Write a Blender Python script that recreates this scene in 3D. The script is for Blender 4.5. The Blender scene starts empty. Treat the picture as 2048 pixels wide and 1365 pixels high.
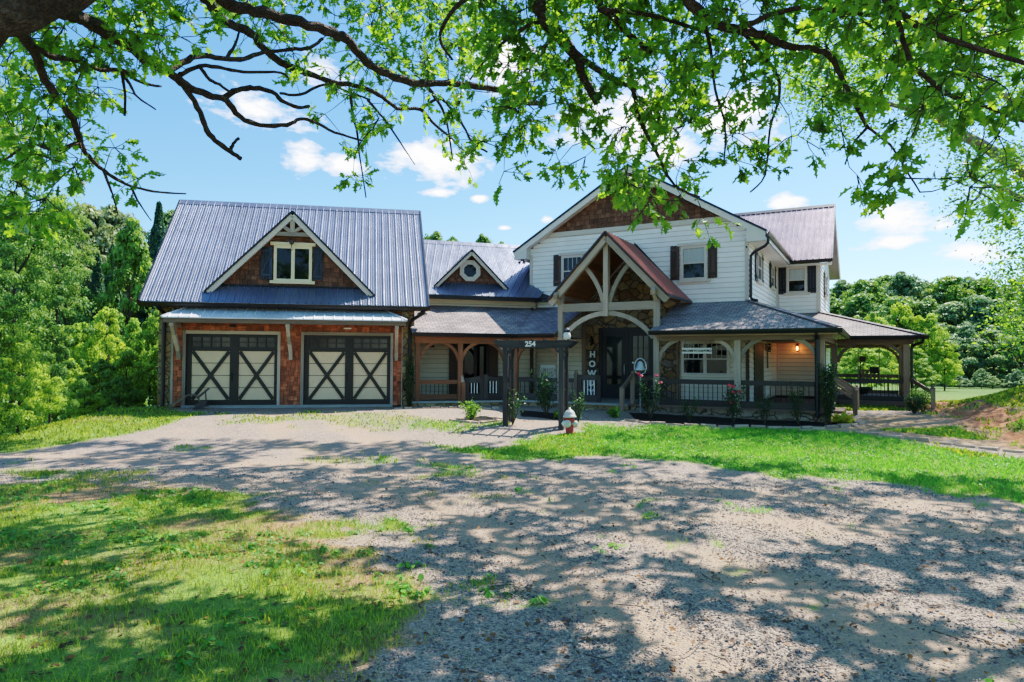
import bpy, math, random
import numpy as np
from math import sin, cos, radians, atan2, hypot, pi, atan, exp
from mathutils import Vector, Matrix
random.seed(7); rng = np.random.default_rng(11)
C = bpy.context.scene.collection

# ------------------------------------------------------------------ helpers
class Frame:
    """u runs along a wall, v points out of it, z is up"""
    def __init__(s, x, y, th):
        t = radians(th); s.o = Vector((x, y, 0)); s.th = th
        s.u = Vector((cos(t), sin(t), 0)); s.v = Vector((sin(t), -cos(t), 0))
    def W(s, p): return s.o + s.u * p[0] + s.v * p[1] + Vector((0, 0, p[2]))
    def sub(s, u, v, dth): w = s.W((u, v, 0)); return Frame(w.x, w.y, s.th + dth)
WORLD = Frame(0, 0, 0); WORLD.v = Vector((0, 1, 0))

def worldloc(o):
    p = Vector((0, 0, 0))
    while o: p += o.location; o = o.parent
    return p
def setp(o, label=None, cat=None, group=None, kind=None):
    if label: o['label'] = label
    if cat: o['category'] = cat
    if group: o['group'] = group
    if kind: o['kind'] = kind
    return o
def thing(name, label, cat, loc, group=None):
    o = bpy.data.objects.new(name, None); C.objects.link(o); o.location = loc
    o.empty_display_size = .2
    return setp(o, label, cat, group)

class MB:
    def __init__(s, fr=WORLD): s.fr = fr; s.V = []; s.F = []; s.UV = []; s.T = []; s.t = random.random(); s.off = (0, 0); s.al = None
    def piece(s, along=None, t=None):
        s.t = random.random() if t is None else t; s.off = (random.uniform(0, 50), random.uniform(0, 50)); s.al = along
    def face(s, pts, along=None):
        w = [s.fr.W(p) for p in pts]
        n = Vector((0, 0, 0))
        for i in range(len(w)):
            a, b = w[i], w[(i + 1) % len(w)]; n += Vector(((a.y-b.y)*(a.z+b.z), (a.z-b.z)*(a.x+b.x), (a.x-b.x)*(a.y+b.y)))
        if n.length < 1e-12: return
        n.normalize()
        al = along or s.al
        if al is None: al = s.fr.u if abs(n.dot(s.fr.u)) < .8 else s.fr.v
        al = Vector(al); al = al - n * al.dot(n)
        if al.length < .2: al = Vector((0, 0, 1)) - n * n.z
        if al.length < .1: al = Vector((1, 0, 0)) - n * n.x
        al.normalize(); bl = n.cross(al)
        i0 = len(s.V)
        for p in w:
            s.V.append(p); s.T.append(s.t); s.UV.append((p.dot(al) + s.off[0], p.dot(bl) + s.off[1]))
        s.F.append(tuple(range(i0, i0 + len(w))))
    def hexa(s, P, along=None):   # P: 4 bottom ccw, 4 top
        for f in ((3, 2, 1, 0), (4, 5, 6, 7), (0, 1, 5, 4), (1, 2, 6, 5), (2, 3, 7, 6), (3, 0, 4, 7)):
            s.face([P[i] for i in f], along)
    def box(s, u0, u1, v0, v1, z0, z1, keep=False):
        du, dv, dz = abs(u1-u0), abs(v1-v0), abs(z1-z0)
        al = s.fr.u if du >= dv and du >= dz else (s.fr.v if dv >= dz else Vector((0, 0, 1)))
        if not keep: s.piece(al)
        u0, u1 = sorted((u0, u1)); v0, v1 = sorted((v0, v1)); z0, z1 = sorted((z0, z1))
        # v points to the viewer so order for outward normals
        s.hexa([(u0, v1, z0), (u1, v1, z0), (u1, v0, z0), (u0, v0, z0), (u0, v1, z1), (u1, v1, z1), (u1, v0, z1), (u0, v0, z1)])
    def prism(s, poly, ext):
        n = len(poly); top = [tuple(a + b for a, b in zip(p, ext)) for p in poly]
        s.face(list(reversed(poly))); s.face(top)
        for i in range(n):
            j = (i + 1) % n; s.face([poly[i], poly[j], top[j], top[i]])
    def slab(s, poly, th): s.prism([(p[0], p[1], p[2] - th) for p in poly], (0, 0, th))
    def beam(s, a, b, w, h, up=(0, 0, 1)):
        a = Vector(a); b = Vector(b); d = (b - a).normalized(); up = Vector(up)
        r = d.cross(up)
        if r.length < .01: r = Vector((1, 0, 0))
        r.normalize(); q = r.cross(d).normalized(); r *= w / 2; q *= h / 2
        s.piece((s.fr.W(b) - s.fr.W(a)).normalized())
        s.hexa([tuple(x) for x in (a-r-q, a+r-q, a+r+q, a-r+q, b-r-q, b+r-q, b+r+q, b-r+q)])
    def arc(s, p0, p1, c, w, th, n=8):
        """curved timber in a plane of constant v: quadratic from p0 to p1 with control c (u,v,z), w wide in the plane, th thick in v"""
        s.piece(None); pts = []
        for i in range(n + 1):
            t = i / n; pts.append([(1-t)**2*a + 2*t*(1-t)*b + t*t*d for a, b, d in zip(p0, c, p1)])
        L = []
        for i, p in enumerate(pts):
            a = pts[max(0, i-1)]; b = pts[min(n, i+1)]
            dx, dz = b[0]-a[0], b[2]-a[2]; l = hypot(dx, dz); nx, nz = -dz/l*w/2, dx/l*w/2
            L.append(((p[0]+nx, p[2]+nz), (p[0]-nx, p[2]-nz), p[1]))
        for i in range(n):
            (a, b, v), (c_, d, v2) = L[i], L[i+1]
            q = lambda x, vv: (x[0], vv, x[1])
            al = (s.fr.W(q(c_, 0)) - s.fr.W(q(a, 0))).normalized()
            s.face([q(a, v+th/2), q(b, v+th/2), q(d, v+th/2), q(c_, v+th/2)], al)
            s.face([q(c_, v-th/2), q(d, v-th/2), q(b, v-th/2), q(a, v-th/2)], al)
            s.face([q(c_, v-th/2), q(a, v-th/2), q(a, v+th/2), q(c_, v+th/2)], al)
            s.face([q(b, v-th/2), q(d, v-th/2), q(d, v+th/2), q(b, v+th/2)], al)
        for (a, b, v) in (L[0], L[-1]): s.face([(a[0], v-th/2, a[1]), (b[0], v-th/2, b[1]), (b[0], v+th/2, b[1]), (a[0], v+th/2, a[1])])
    def tube(s, pts, r, n=8, cap=True):
        pts = [Vector(p) for p in pts]; R = r if isinstance(r, (list, tuple)) else [r] * len(pts)
        s.piece(None); rings = []; up = Vector((0.13, 0.2, 1)).normalized(); prev = None
        for i, p in enumerate(pts):
            d = (pts[min(len(pts)-1, i+1)] - pts[max(0, i-1)]).normalized()
            a = d.cross(up) if prev is None else (prev - d * prev.dot(d))
            if a.length < .05: a = d.cross(Vector((1, 0, 0)))
            a.normalize(); prev = a; b = d.cross(a)
            rings.append([tuple(p + (a * cos(2*pi*k/n) + b * sin(2*pi*k/n)) * R[i]) for k in range(n)])
        for i in range(len(pts) - 1):
            for k in range(n):
                j = (k + 1) % n; s.face([rings[i][k], rings[i][j], rings[i+1][j], rings[i+1][k]])
        if cap: s.face(list(reversed(rings[0]))); s.face(rings[-1])
    def lathe(s, c, prof, n=14, axis=(0, 0, 1)):
        ax = Vector(axis).normalized(); a = ax.orthogonal().normalized(); b = ax.cross(a); c = Vector(c)
        s.piece(None); rings = [[tuple(c + ax * h + (a * cos(2*pi*k/n) + b * sin(2*pi*k/n)) * r) for k in range(n)] for r, h in prof]
        for i in range(len(prof) - 1):
            for k in range(n):
                j = (k + 1) % n; s.face([rings[i][k], rings[i][j], rings[i+1][j], rings[i+1][k]])
        if prof[0][0] > 1e-3: s.face(list(reversed(rings[0])))
        if prof[-1][0] > 1e-3: s.face(rings[-1])
    def build(s, name, mat, parent=None, smooth=False, **kw):
        me = bpy.data.meshes.new(name); o3 = worldloc(parent) if parent else Vector((0, 0, 0))
        me.from_pydata([tuple(p - o3) for p in s.V], [], s.F)
        uv = me.uv_layers.new(name='UVMap')
        flat = np.array([s.UV[i] for f in s.F for i in f], 'f').ravel(); uv.data.foreach_set('uv', flat)
        at = me.attributes.new('tint', 'FLOAT', 'POINT'); at.data.foreach_set('value', np.array(s.T, 'f'))
        me.materials.append(mat)
        if smooth:
            import bmesh
            bm = bmesh.new(); bm.from_mesh(me); bmesh.ops.remove_doubles(bm, verts=bm.verts, dist=1e-5); bm.to_mesh(me); bm.free()
            me.polygons.foreach_set('use_smooth', [True] * len(me.polygons))
        ob = bpy.data.objects.new(name, me); C.objects.link(ob)
        if parent: ob.parent = parent
        return setp(ob, **kw)

def npmesh(name, V, F, mat, tint=None, parent=None, smooth=False, loc=None, attrs=None, **kw):
    V = np.asarray(V, 'f'); F = np.asarray(F, 'i')
    o3 = np.array(worldloc(parent)) if parent else (np.array(loc) if loc is not None else np.zeros(3))
    me = bpy.data.meshes.new(name); nf, k = F.shape
    me.vertices.add(len(V)); me.vertices.foreach_set('co', (V - o3).astype('f').ravel())
    me.loops.add(nf * k); me.loops.foreach_set('vertex_index', F.ravel())
    me.polygons.add(nf); me.polygons.foreach_set('loop_start', np.arange(0, nf * k, k, dtype='i'))
    if smooth: me.polygons.foreach_set('use_smooth', np.ones(nf, bool))
    me.update(calc_edges=True)
    at = me.attributes.new('tint', 'FLOAT', 'POINT')
    at.data.foreach_set('value', np.asarray(tint if tint is not None else rng.random(len(V)), 'f'))
    for kk, vv in (attrs or {}).items():
        a = me.attributes.new(kk, 'FLOAT', 'POINT'); a.data.foreach_set('value', np.asarray(vv, 'f'))
    me.materials.append(mat)
    ob = bpy.data.objects.new(name, me); C.objects.link(ob)
    if parent: ob.parent = parent
    elif loc is not None: ob.location = loc
    return setp(ob, **kw)

def randrot(n, updir=None, spread=1.0):
    """n rotation matrices, local z axis = normal"""
    z = rng.normal(size=(n, 3)) * spread
    if updir is not None: z = z + updir
    z /= np.linalg.norm(z, axis=1, keepdims=True)
    a = rng.normal(size=(n, 3)); x = a - z * (a * z).sum(1, keepdims=True); x /= np.linalg.norm(x, axis=1, keepdims=True)
    y = np.cross(z, x); return np.stack([x, y, z], axis=2)
def scatter(TV, TF, pos, rot, sc, tint):
    n = len(pos); TV = np.asarray(TV, float); TF = np.asarray(TF)
    sc = np.asarray(sc).reshape(n, 1, -1)
    V = np.einsum('nij,nkj->nki', rot, TV[None] * sc) + pos[:, None, :]
    F = TF[None] + (np.arange(n) * len(TV))[:, None, None]
    return V.reshape(-1, 3), F.reshape(-1, TF.shape[1]), np.repeat(tint, len(TV))

# ------------------------------------------------------------------ materials
class NT:
    def __init__(s, name, world=False):
        if world: s.m = bpy.data.worlds.new(name); bpy.context.scene.world = s.m
        else: s.m = bpy.data.materials.new(name)
        s.m.use_nodes = True; s.t = s.m.node_tree; s.t.nodes.clear()
    def n(s, ty, _out=0, **kw):
        nd = s.t.nodes.new(ty)
        for k, v in kw.items():
            if k.startswith('i_'):
                key = k[2:]; key = int(key) if key.isdigit() else key.replace('_', ' ')
                if isinstance(v, bpy.types.NodeSocket): s.t.links.new(v, nd.inputs[key])
                else: nd.inputs[key].default_value = v
            else: setattr(nd, k, v)
        s.last = nd; return nd.outputs[_out]
    def ramp(s, fac, stops, interp='LINEAR'):
        nd = s.t.nodes.new('ShaderNodeValToRGB'); s.t.links.new(fac, nd.inputs[0]); cr = nd.color_ramp; cr.interpolation = interp
        while len(cr.elements) < len(stops): cr.elements.new(.5)
        for e, (p, c) in zip(cr.elements, stops): e.position = p; e.color = (*c, 1) if len(c) == 3 else c
        return nd.outputs[0]
    def mix(s, f, a, b, bt='MIX'):
        nd = s.t.nodes.new('ShaderNodeMix'); nd.data_type = 'RGBA'; nd.blend_type = bt
        for i, v in ((0, f), (6, a), (7, b)):
            if isinstance(v, bpy.types.NodeSocket): s.t.links.new(v, nd.inputs[i])
            else: nd.inputs[i].default_value = v if i == 0 else ((*v, 1) if len(v) == 3 else v)
        return nd.outputs[2]
    def math(s, op, a, b=0., c=None, clamp=False):
        nd = s.t.nodes.new('ShaderNodeMath'); nd.operation = op; nd.use_clamp = clamp
        for i, v in enumerate((a, b, c)):
            if v is None: continue
            if isinstance(v, bpy.types.NodeSocket): s.t.links.new(v, nd.inputs[i])
            else: nd.inputs[i].default_value = v
        return nd.outputs[0]
    def noise(s, vec, scale, detail=3, rough=.55, out=0):
        return s.n('ShaderNodeTexNoise', out, i_Vector=vec, i_Scale=scale, i_Detail=detail, i_Roughness=rough)
    def attr(s, name): return s.n('ShaderNodeAttribute', 2, attribute_name=name)
    def pos(s): return s.n('ShaderNodeNewGeometry', 0)
    def uvs(s, sx, sy):
        return s.n('ShaderNodeMapping', 0, i_Vector=s.n('ShaderNodeTexCoord', 2), i_Scale=(sx, sy, 1))
    def bsdf(s, col, rough=.7, metal=0., bump=None, bs=.3, bd=.01, spec=.5, coat=0):
        b = s.n('ShaderNodeBsdfPrincipled'); nd = s.last
        for k, v in (('Base Color', col), ('Roughness', rough), ('Metallic', metal), ('Specular IOR Level', spec), ('Coat Weight', coat)):
            if isinstance(v, bpy.types.NodeSocket): s.t.links.new(v, nd.inputs[k])
            else: nd.inputs[k].default_value = (*v, 1) if k == 'Base Color' else v
        if bump is not None:
            s.n('ShaderNodeBump', 0, i_Height=bump, i_Strength=bs, i_Distance=bd); s.t.links.new(s.last.outputs[0], nd.inputs['Normal'])
        return b
    def out(s, sh, world=False):
        o = s.t.nodes.new('ShaderNodeOutputWorld' if world else 'ShaderNodeOutputMaterial'); s.t.links.new(sh, o.inputs[0]); return s.m

def lerp3(c, k): return tuple(min(1, x * k) for x in c)
def m_wood(name, c, var=.45, rough=.75, c2=None, sx=1.2, sy=26):
    t = NT(name); g = t.noise(t.uvs(sx, sy), 1.0, 5, .65); big = t.noise(t.uvs(.8, 3), 1.0, 3)
    f = t.math('ADD', t.math('MULTIPLY', g, .6), t.math('MULTIPLY', big, .4))
    col = t.ramp(f, [(.28, lerp3(c, 1 - var)), (.5, c), (.72, lerp3(c2 or c, 1 + var))])
    k = t.ramp(t.attr('tint'), [(0, (.6,) * 3), (1, (1.3,) * 3)]); col = t.mix(1, col, k, 'MULTIPLY')
    knot = t.n('ShaderNodeTexVoronoi', 0, i_Vector=t.uvs(1.3, 6), i_Scale=1.0, feature='F1')
    col = t.mix(t.ramp(knot, [(.03, (.75,) * 3), (.09, (0, 0, 0))]), col, lerp3(c, .25))
    return t.out(t.bsdf(col, rough, 0, g, .35, .006))
def m_plain(name, c, rough=.5, metal=0., var=.12, sc=3, bump=0, spec=.5):
    t = NT(name); nz = t.noise(t.pos(), sc, 5, .6); fine = t.noise(t.pos(), sc * 14, 3, .6)
    f = t.math('ADD', t.math('MULTIPLY', nz, .7), t.math('MULTIPLY', fine, .3))
    col = t.ramp(f, [(.3, lerp3(c, 1 - var)), (.7, lerp3(c, 1 + var))])
    k = t.ramp(t.attr('tint'), [(0, (1 - var * .6,) * 3), (1, (1 + var * .6,) * 3)]); col = t.mix(1, col, k, 'MULTIPLY')
    r = t.math('ADD', t.math('MULTIPLY', nz, .25), rough - .12, clamp=True)
    return t.out(t.bsdf(col, r, metal, fine if bump else None, bump, .004, spec))
def m_stone(name, scale, cols, mortar, str_=.9):
    t = NT(name); p = t.pos(); w = t.n('ShaderNodeVectorMath', 0, operation='MULTIPLY_ADD', i_0=t.noise(p, 3, 2, .5, 1), i_1=(.16, .16, .16), i_2=p)
    w = t.n('ShaderNodeMapping', 0, i_Vector=w, i_Scale=(1, 1, 1.35))
    cell = t.n('ShaderNodeTexVoronoi', 1, i_Vector=w, i_Scale=scale, feature='F1', i_Randomness=1.)
    edge = t.n('ShaderNodeTexVoronoi', 0, i_Vector=w, i_Scale=scale, feature='DISTANCE_TO_EDGE', i_Randomness=1.)
    rnd = t.n('ShaderNodeSeparateColor', 0, i_0=cell)
    n = len(cols); base = t.ramp(rnd, [((i + .5) / n, c) for i, c in enumerate(cols)])
    d = t.noise(p, 14, 6, .7); base = t.mix(1, base, t.ramp(d, [(.25, (.55,) * 3), (.75, (1.4,) * 3)]), 'MULTIPLY')
    f = t.ramp(edge, [(.015, (0, 0, 0)), (.05, (1, 1, 1))])
    col = t.mix(f, mortar, base)
    h = t.math('ADD', t.ramp(edge, [(0, (0,) * 3), (.14, (1,) * 3)]), t.math('MULTIPLY', d, .35))
    return t.out(t.bsdf(col, .85, 0, h, str_, .04))
def m_leaf(name, c, tr, var=.35, mixf=.45, rough=.5, objvar=0.0, spec=.35):
    t = NT(name); ti = t.attr('tint')
    if objvar:
        oi = t.n('ShaderNodeObjectInfo', 5)   # random
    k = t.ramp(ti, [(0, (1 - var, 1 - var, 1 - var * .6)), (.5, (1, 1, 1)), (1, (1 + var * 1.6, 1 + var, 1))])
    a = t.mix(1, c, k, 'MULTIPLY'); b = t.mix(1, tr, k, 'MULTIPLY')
    if objvar:
        ok = t.ramp(oi, [(0, (1 - objvar, 1 - objvar * .6, 1)), (.5, (1, 1, 1)), (1, (1 + objvar, 1 + objvar * .6, .8))])
        a = t.mix(1, a, ok, 'MULTIPLY'); b = t.mix(1, b, ok, 'MULTIPLY')
    d = t.bsdf(a, rough, 0, spec=spec); tl = t.n('ShaderNodeBsdfTranslucent', 0, i_Color=b)
    return t.out(t.n('ShaderNodeMixShader', 0, i_0=mixf, i_1=d, i_2=tl))
def m_shingle(name, c, c2):
    t = NT(name); v = t.uvs(1, 1)
    br = t.n('ShaderNodeTexBrick', 0, i_Vector=v, i_Color1=(*c, 1), i_Color2=(*c2, 1), i_Mortar=(*lerp3(c, .35), 1), i_Scale=1.0, i_Mortar_Size=.010, i_Bias=0., i_Brick_Width=.23, i_Row_Height=.14)
    nd = t.last; fac = nd.outputs[1]
    col = t.mix(1, br, t.ramp(t.noise(t.pos(), 1.4, 5), [(.3, (.72,) * 3), (.7, (1.25,) * 3)]), 'MULTIPLY')
    gr = t.noise(t.pos(), 160, 2); col = t.mix(1, col, t.ramp(gr, [(.3, (.7,) * 3), (.7, (1.3,) * 3)]), 'MULTIPLY')
    h = t.math('SUBTRACT', t.math('MULTIPLY', gr, .3), fac)
    return t.out(t.bsdf(col, .85, 0, h, .6, .012))
def m_glass(name, c=(.006, .009, .009), rough=.03):
    t = NT(name); n = t.noise(t.pos(), 1.3, 2)
    col = t.ramp(n, [(.35, lerp3(c, .5)), (.7, lerp3(c, 2.2))])
    return t.out(t.bsdf(col, rough, 0, n, .08, .02, spec=.3))
def m_emit(name, c, s):
    t = NT(name); return t.out(t.n('ShaderNodeEmission', 0, i_Color=(*c, 1), i_Strength=s))

def m_metalroof(name, c, rough=.3, metal=.75):
    t = NT(name); v = t.uvs(5, .35); st = t.noise(v, 1, 4); big = t.noise(t.pos(), .9, 4)
    col = t.ramp(big, [(.3, lerp3(c, .8)), (.7, lerp3(c, 1.2))])
    col = t.mix(t.ramp(st, [(.62, (0,) * 3), (.85, (.35,) * 3)]), col, (.25, .24, .24))
    w2 = t.noise(t.pos(), 2.3, 2); sw = t.n('ShaderNodeTexVoronoi', 0, i_Vector=t.uvs(4.35, 1.6), i_Scale=1., feature='F1', i_Randomness=0.)
    col = t.mix(t.ramp(sw, [(.03, (.8,)*3), (.05, (0,)*3)]), col, (.03, .03, .035)); r = t.math('ADD', t.math('MULTIPLY', st, .34), rough - .1)
    return t.out(t.bsdf(col, r, metal, t.math('ADD', big, t.math('MULTIPLY', w2, .6)), .3, .05))

def m_siding(name, c):
    t = NT(name); nz = t.noise(t.pos(), 1.6, 4); col = t.ramp(nz, [(.3, lerp3(c, .93)), (.7, lerp3(c, 1.05))]); fine = t.noise(t.uvs(2, 40), 1, 4, .7)
    col = t.mix(1, col, t.ramp(t.attr('tint'), [(0, (.56, .47, .40)), (.08, (.56, .47, .40)), (.1, (.96,)*3), (1, (1.03,)*3)]), 'MULTIPLY')  # lowest tints brown the board edges: caulk line plus painted lap shadow
    col = t.mix(t.ramp(t.noise(t.uvs(.7, 3), 1, 5, .7), [(.55, (0,)*3), (.8, (.10,)*3)]), col, (.35, .31, .25))
    return t.out(t.bsdf(col, .5, 0, fine, .15, .004))
MT = dict(
 metal=m_metalroof('dark_blue_metal', (.20, .225, .30), .27, .55), metalp=m_metalroof('plum_metal', (.29, .235, .28), .3, .5),
 trimmetal=m_plain('black_metal_trim', (.018, .022, .03), .4, .3, .2),
 gutter=m_plain('dark_bronze_gutter', (.022, .018, .016), .38, .2, .25),
 galv=m_metalroof('pale_metal', (.70, .73, .80), .4, .15),
 red=m_metalroof('red_metal', (.40, .14, .11), .3, .45),
 shingle=m_shingle('asphalt_shingle', (.23, .19, .195), (.34, .285, .285)),
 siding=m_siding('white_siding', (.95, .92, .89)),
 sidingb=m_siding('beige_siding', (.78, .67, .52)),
 trimw=m_plain('pale_trim', (.64, .56, .48), .5, 0, .06, 2),
 fascia=m_plain('white_fascia', (.76, .72, .68), .5, 0, .05, 2),
 cream=m_plain('cream_frame', (.86, .73, .46), .5, 0, .05, 2),
 door=m_plain('tan_door_panel', (.76, .57, .36), .5, 0, .05, 1.5),
 darkframe=m_plain('dark_brown_frame', (.014, .012, .009), .45, 0, .3, 3),
 shake=m_wood('cedar_shake', (.38, .115, .05), .6, .8, (.52, .21, .11), 26, 1.5),
 shaked=m_wood('weathered_shake', (.19, .085, .05), .5, .85, (.24, .13, .085), 26, 1.5),
 timber=m_wood('weathered_timber', (.41, .335, .27), .3, .8),
 timberw=m_wood('warm_timber', (.30, .135, .07), .35, .8),
 timberm=m_wood('grey_brown_timber', (.27, .19, .135), .35, .8),
 stain=m_wood('dark_stained_board', (.060, .050, .044), .4, .6),
 black=m_wood('black_stained_post', (.028, .028, .03), .5, .55, (.06, .055, .05)),
 shutter=m_wood('dark_brown_shutter', (.085, .045, .03), .6, .6),
 shutterb=m_wood('black_shutter', (.012, .013, .018), .5, .5),
 shutterbl=m_wood('blue_shutter', (.02, .035, .06), .6, .55, (.05, .08, .11)),
 ceil=m_wood('ceiling_boards', (.42, .17, .07), .4, .6),
 deck=m_wood('deck_boards', (.20, .13, .10), .35, .8),
 stone=m_stone('house_stone', 3.1, [(.16, .09, .045), (.34, .21, .09), (.42, .29, .14), (.26, .17, .09), (.36, .30, .20), (.22, .18, .14)], (.055, .042, .03)),
 stonel=m_stone('pale_stone', 3.4, [(.40, .27, .13), (.30, .19, .09), (.46, .36, .2), (.25, .2, .14)], (.10, .08, .05), .7),
 stonep=m_stone('porch_stone', 3.2, [(.34, .29, .22), (.24, .2, .15), (.40, .36, .28), (.3, .23, .15)], (.05, .045, .035)),
 iron=m_plain('black_iron', (.01, .01, .011), .45, .4, .2),
 white=m_plain('white_paint', (.78, .77, .74), .5, 0, .08, 6),
 bell=m_plain('silver_bell', (.55, .58, .6), .35, .5, .25, 14),
 hydred=m_plain('red_paint', (.42, .045, .028), .45, 0, .35, 9, .2),
 hydwh=m_plain('chalky_white_paint', (.62, .62, .58), .5, 0, .3, 12, .2),
 rust=m_plain('rusty_iron', (.10, .075, .065), .7, .3, .4, 12, .3),
 galvp=m_plain('grey_pole', (.24, .26, .27), .5, .4, .2, 5),
 glass=m_glass('dark_glass'), glassd=m_glass('door_glass', (.02, .03, .03), .06),
 blind=m_plain('window_blind', (.42, .48, .46), .6, 0, .08, 3),
 garglass=m_glass('garage_glass', (.055, .045, .035), .15),
 edge=m_plain('edging_stone', (.42, .31, .23), .9, 0, .3, 5, .5),
 slab=m_plain('concrete', (.36, .34, .31), .85, 0, .2, 3, .3),
 bark=None, glow=m_emit('lamp_glow', (1, .25, .08), 9),
)
# ------------------------------------------------------------------ the house
G = Frame(-6.7008, 20.0, 10.3); M = Frame(-3.0196, 20.6, 16.5); R = Frame(7.3188, 20.4, -29); S = R.sub(0, 0, 90)
house = thing('farmhouse', 'long white, stone and cedar farmhouse with metal roofs, garage wing and wraparound porches', 'house', (0, 21, 0))
B = lambda mb, name, mat, parent=house, **k: mb.build(name, MT[mat], parent, **k)

def shakes(mb, u0, u1, z0, z1, v, clip=None, ex=.15, th=.038):
    z = z0; row = 0
    while z < z1 - .02:
        zt = min(z + ex + .04, z1); a, b = (u0, u1)
        if clip:
            c = clip(z + ex * .5)
            if c is None: z += ex; continue
            a, b = max(a, c[0]), min(b, c[1])
        u = a
        while u < b - .01:
            w = random.uniform(.08, .2); e = min(b, u + w)
            if b - e < .05: e = b
            dz = random.choice((0, 0, -.012, .012, -.025)); vv = v + th + random.uniform(-.006, .008)
            mb.piece(Vector((0, 0, 1))); g = .004; zb = max(z0 - .01, z + dz)
            mb.face([(u+g, vv, zb), (e-g, vv, zb), (e-g, v + .004, zt), (u+g, v + .004, zt)])
            mb.face([(u+g, v, zb), (e-g, v, zb), (e-g, vv, zb), (u+g, vv, zb)])
            mb.face([(u+g, v, zb), (u+g, vv, zb), (u+g, v, zt)]); mb.face([(e-g, vv, zb), (e-g, v, zb), (e-g, v, zt)])
            u = e
        z += ex; row += 1
def siding(mb, u0, u1, z0, z1, v, clip=None, ex=.16):
    z = z0
    while z < z1 - .01:
        zt = min(z + ex, z1); a, b = u0, u1
        if clip:
            c = clip(zt)
            if c is None: break
            a, b = max(a, c[0]), min(b, c[1])
        mb.piece(mb.fr.u, random.uniform(.12, 1))
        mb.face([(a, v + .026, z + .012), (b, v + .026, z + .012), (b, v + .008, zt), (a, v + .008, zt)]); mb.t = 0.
        mb.face([(a, v + .010, z), (b, v + .010, z), (b, v + .026, z + .012), (a, v + .026, z + .012)])
        mb.face([(a, v, z), (b, v, z), (b, v + .010, z), (a, v + .010, z)])
        z += ex
def metalroof(mb, A, Bq, Cq, D, sp=.23, h=.028, th=.05):
    """A,B eave left,right; C,D ridge right,left"""
    mb.piece(mb.fr.u); mb.slab([A, Bq, Cq, D], th)
    A, Bq, Cq, D = map(Vector, (A, Bq, Cq, D)); n = max(1, round((Bq - A).length / sp)); e = (Bq - A).normalized()
    nn = (Bq - A).cross(D - A).normalized()
    if nn.z < 0: nn = -nn
    def rib(p, q, w, hh):
        mb.piece((mb.fr.W(q) - mb.fr.W(p)).normalized(), .5)
        a, b, c, d = p - e*w, p - e*w*.45 + nn*hh, p + e*w*.45 + nn*hh, p + e*w
        a2, b2, c2, d2 = q - e*w, q - e*w*.45 + nn*hh, q + e*w*.45 + nn*hh, q + e*w
        for x in ((a, b, b2, a2), (b, c, c2, b2), (c, d, d2, c2), (a, d, c, b)): mb.face([tuple(y) for y in x])
    for i in range(n + 1):
        t = i / n; p = A.lerp(Bq, t); q = D.lerp(Cq, t); rib(p, q, .030, h)
        if i < n:
            for s_ in (.35, .65):
                tt = (i + s_) / n; rib(A.lerp(Bq, tt), D.lerp(Cq, tt), .014, h * .3)
def window(fr, u0, u1, z0, z1, v, grid=(4, 1), sash=.5, mat='trimw', blind=False, head=True, sill=True, double=False, tw=.09, label=None, bottomgrid=False):
    w = MB(fr); d = v + .045
    w.box(u0, u0 + tw, v, d, z0, z1); w.box(u1 - tw, u1, v, d, z0, z1); w.box(u0 + tw, u1 - tw, v, d, z1 - tw, z1); w.box(u0 + tw, u1 - tw, v, d, z0, z0 + tw * .7)
    if double: m = (u0 + u1) / 2; w.box(m - tw*.6, m + tw*.6, v, d, z0 + tw*.7, z1 - tw)
    if head: w.box(u0 - .1, u1 + .1, v, d + .03, z1 + .002, z1 + .1)
    p = B(w, 'window', mat, label=label)
    spans = [(u0 + tw, (u0+u1)/2 - tw*.6), ((u0+u1)/2 + tw*.6, u1 - tw)] if double else [(u0 + tw, u1 - tw)]
    za, zb = z0 + tw*.7, z1 - tw; zm = za + (zb - za) * sash
    mu = MB(fr); gl = MB(fr); bl = MB(fr)
    for a, b in spans:
        gl.box(a, b, v + .004, v + .012, za, zb)
        if blind: bl.box(a + .01, b - .01, v + .013, v + .016, zm + .02, zb - .01)
        if sash > 0: mu.box(a, b, v + .014, v + .036, zm - .022, zm + .022)
        for i in range(1, grid[0]): x = a + (b - a) * i / grid[0]; mu.box(x - .009, x + .009, v + .014, v + .026, zm + .022 if sash > 0 else za, zb)
        for j in range(1, grid[1]): y = zm + (zb - zm) * j / grid[1]; mu.box(a, b, v + .014, v + .024, y - .009, y + .009)
    B(gl, 'pane', 'glass', p)
    if blind: B(bl, 'blind', 'blind', p)
    if mu.F: B(mu, 'muntin', mat, p)
    if sill:
        s = MB(fr); s.box(u0 - .1, u1 + .1, v, d + .05, z0 - .09, z0 - .002); B(s, 'sill', mat, p)
    return p
def shutter(fr, u0, u1, z0, z1, v, mat, n=3, zed=False):
    s = MB(fr); w = (u1 - u0) / n
    for i in range(n): s.box(u0 + i*w + .004, u0 + (i+1)*w - .004, v + .02, v + .042, z0 + random.uniform(-.01, .01), z1 + random.uniform(-.01, .01))
    h = z1 - z0; a, b = z0 + h*.13, z1 - h*.13
    for z in (a, b): s.box(u0 + .01, u1 - .01, v + .043, v + .062, z - .045, z + .045)
    if zed: s.beam((u0 + .03, v + .052, a + .05), (u1 - .03, v + .052, b - .05), .08, .02, (0, 1, 0))
    B(s, 'shutter', mat)

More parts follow.
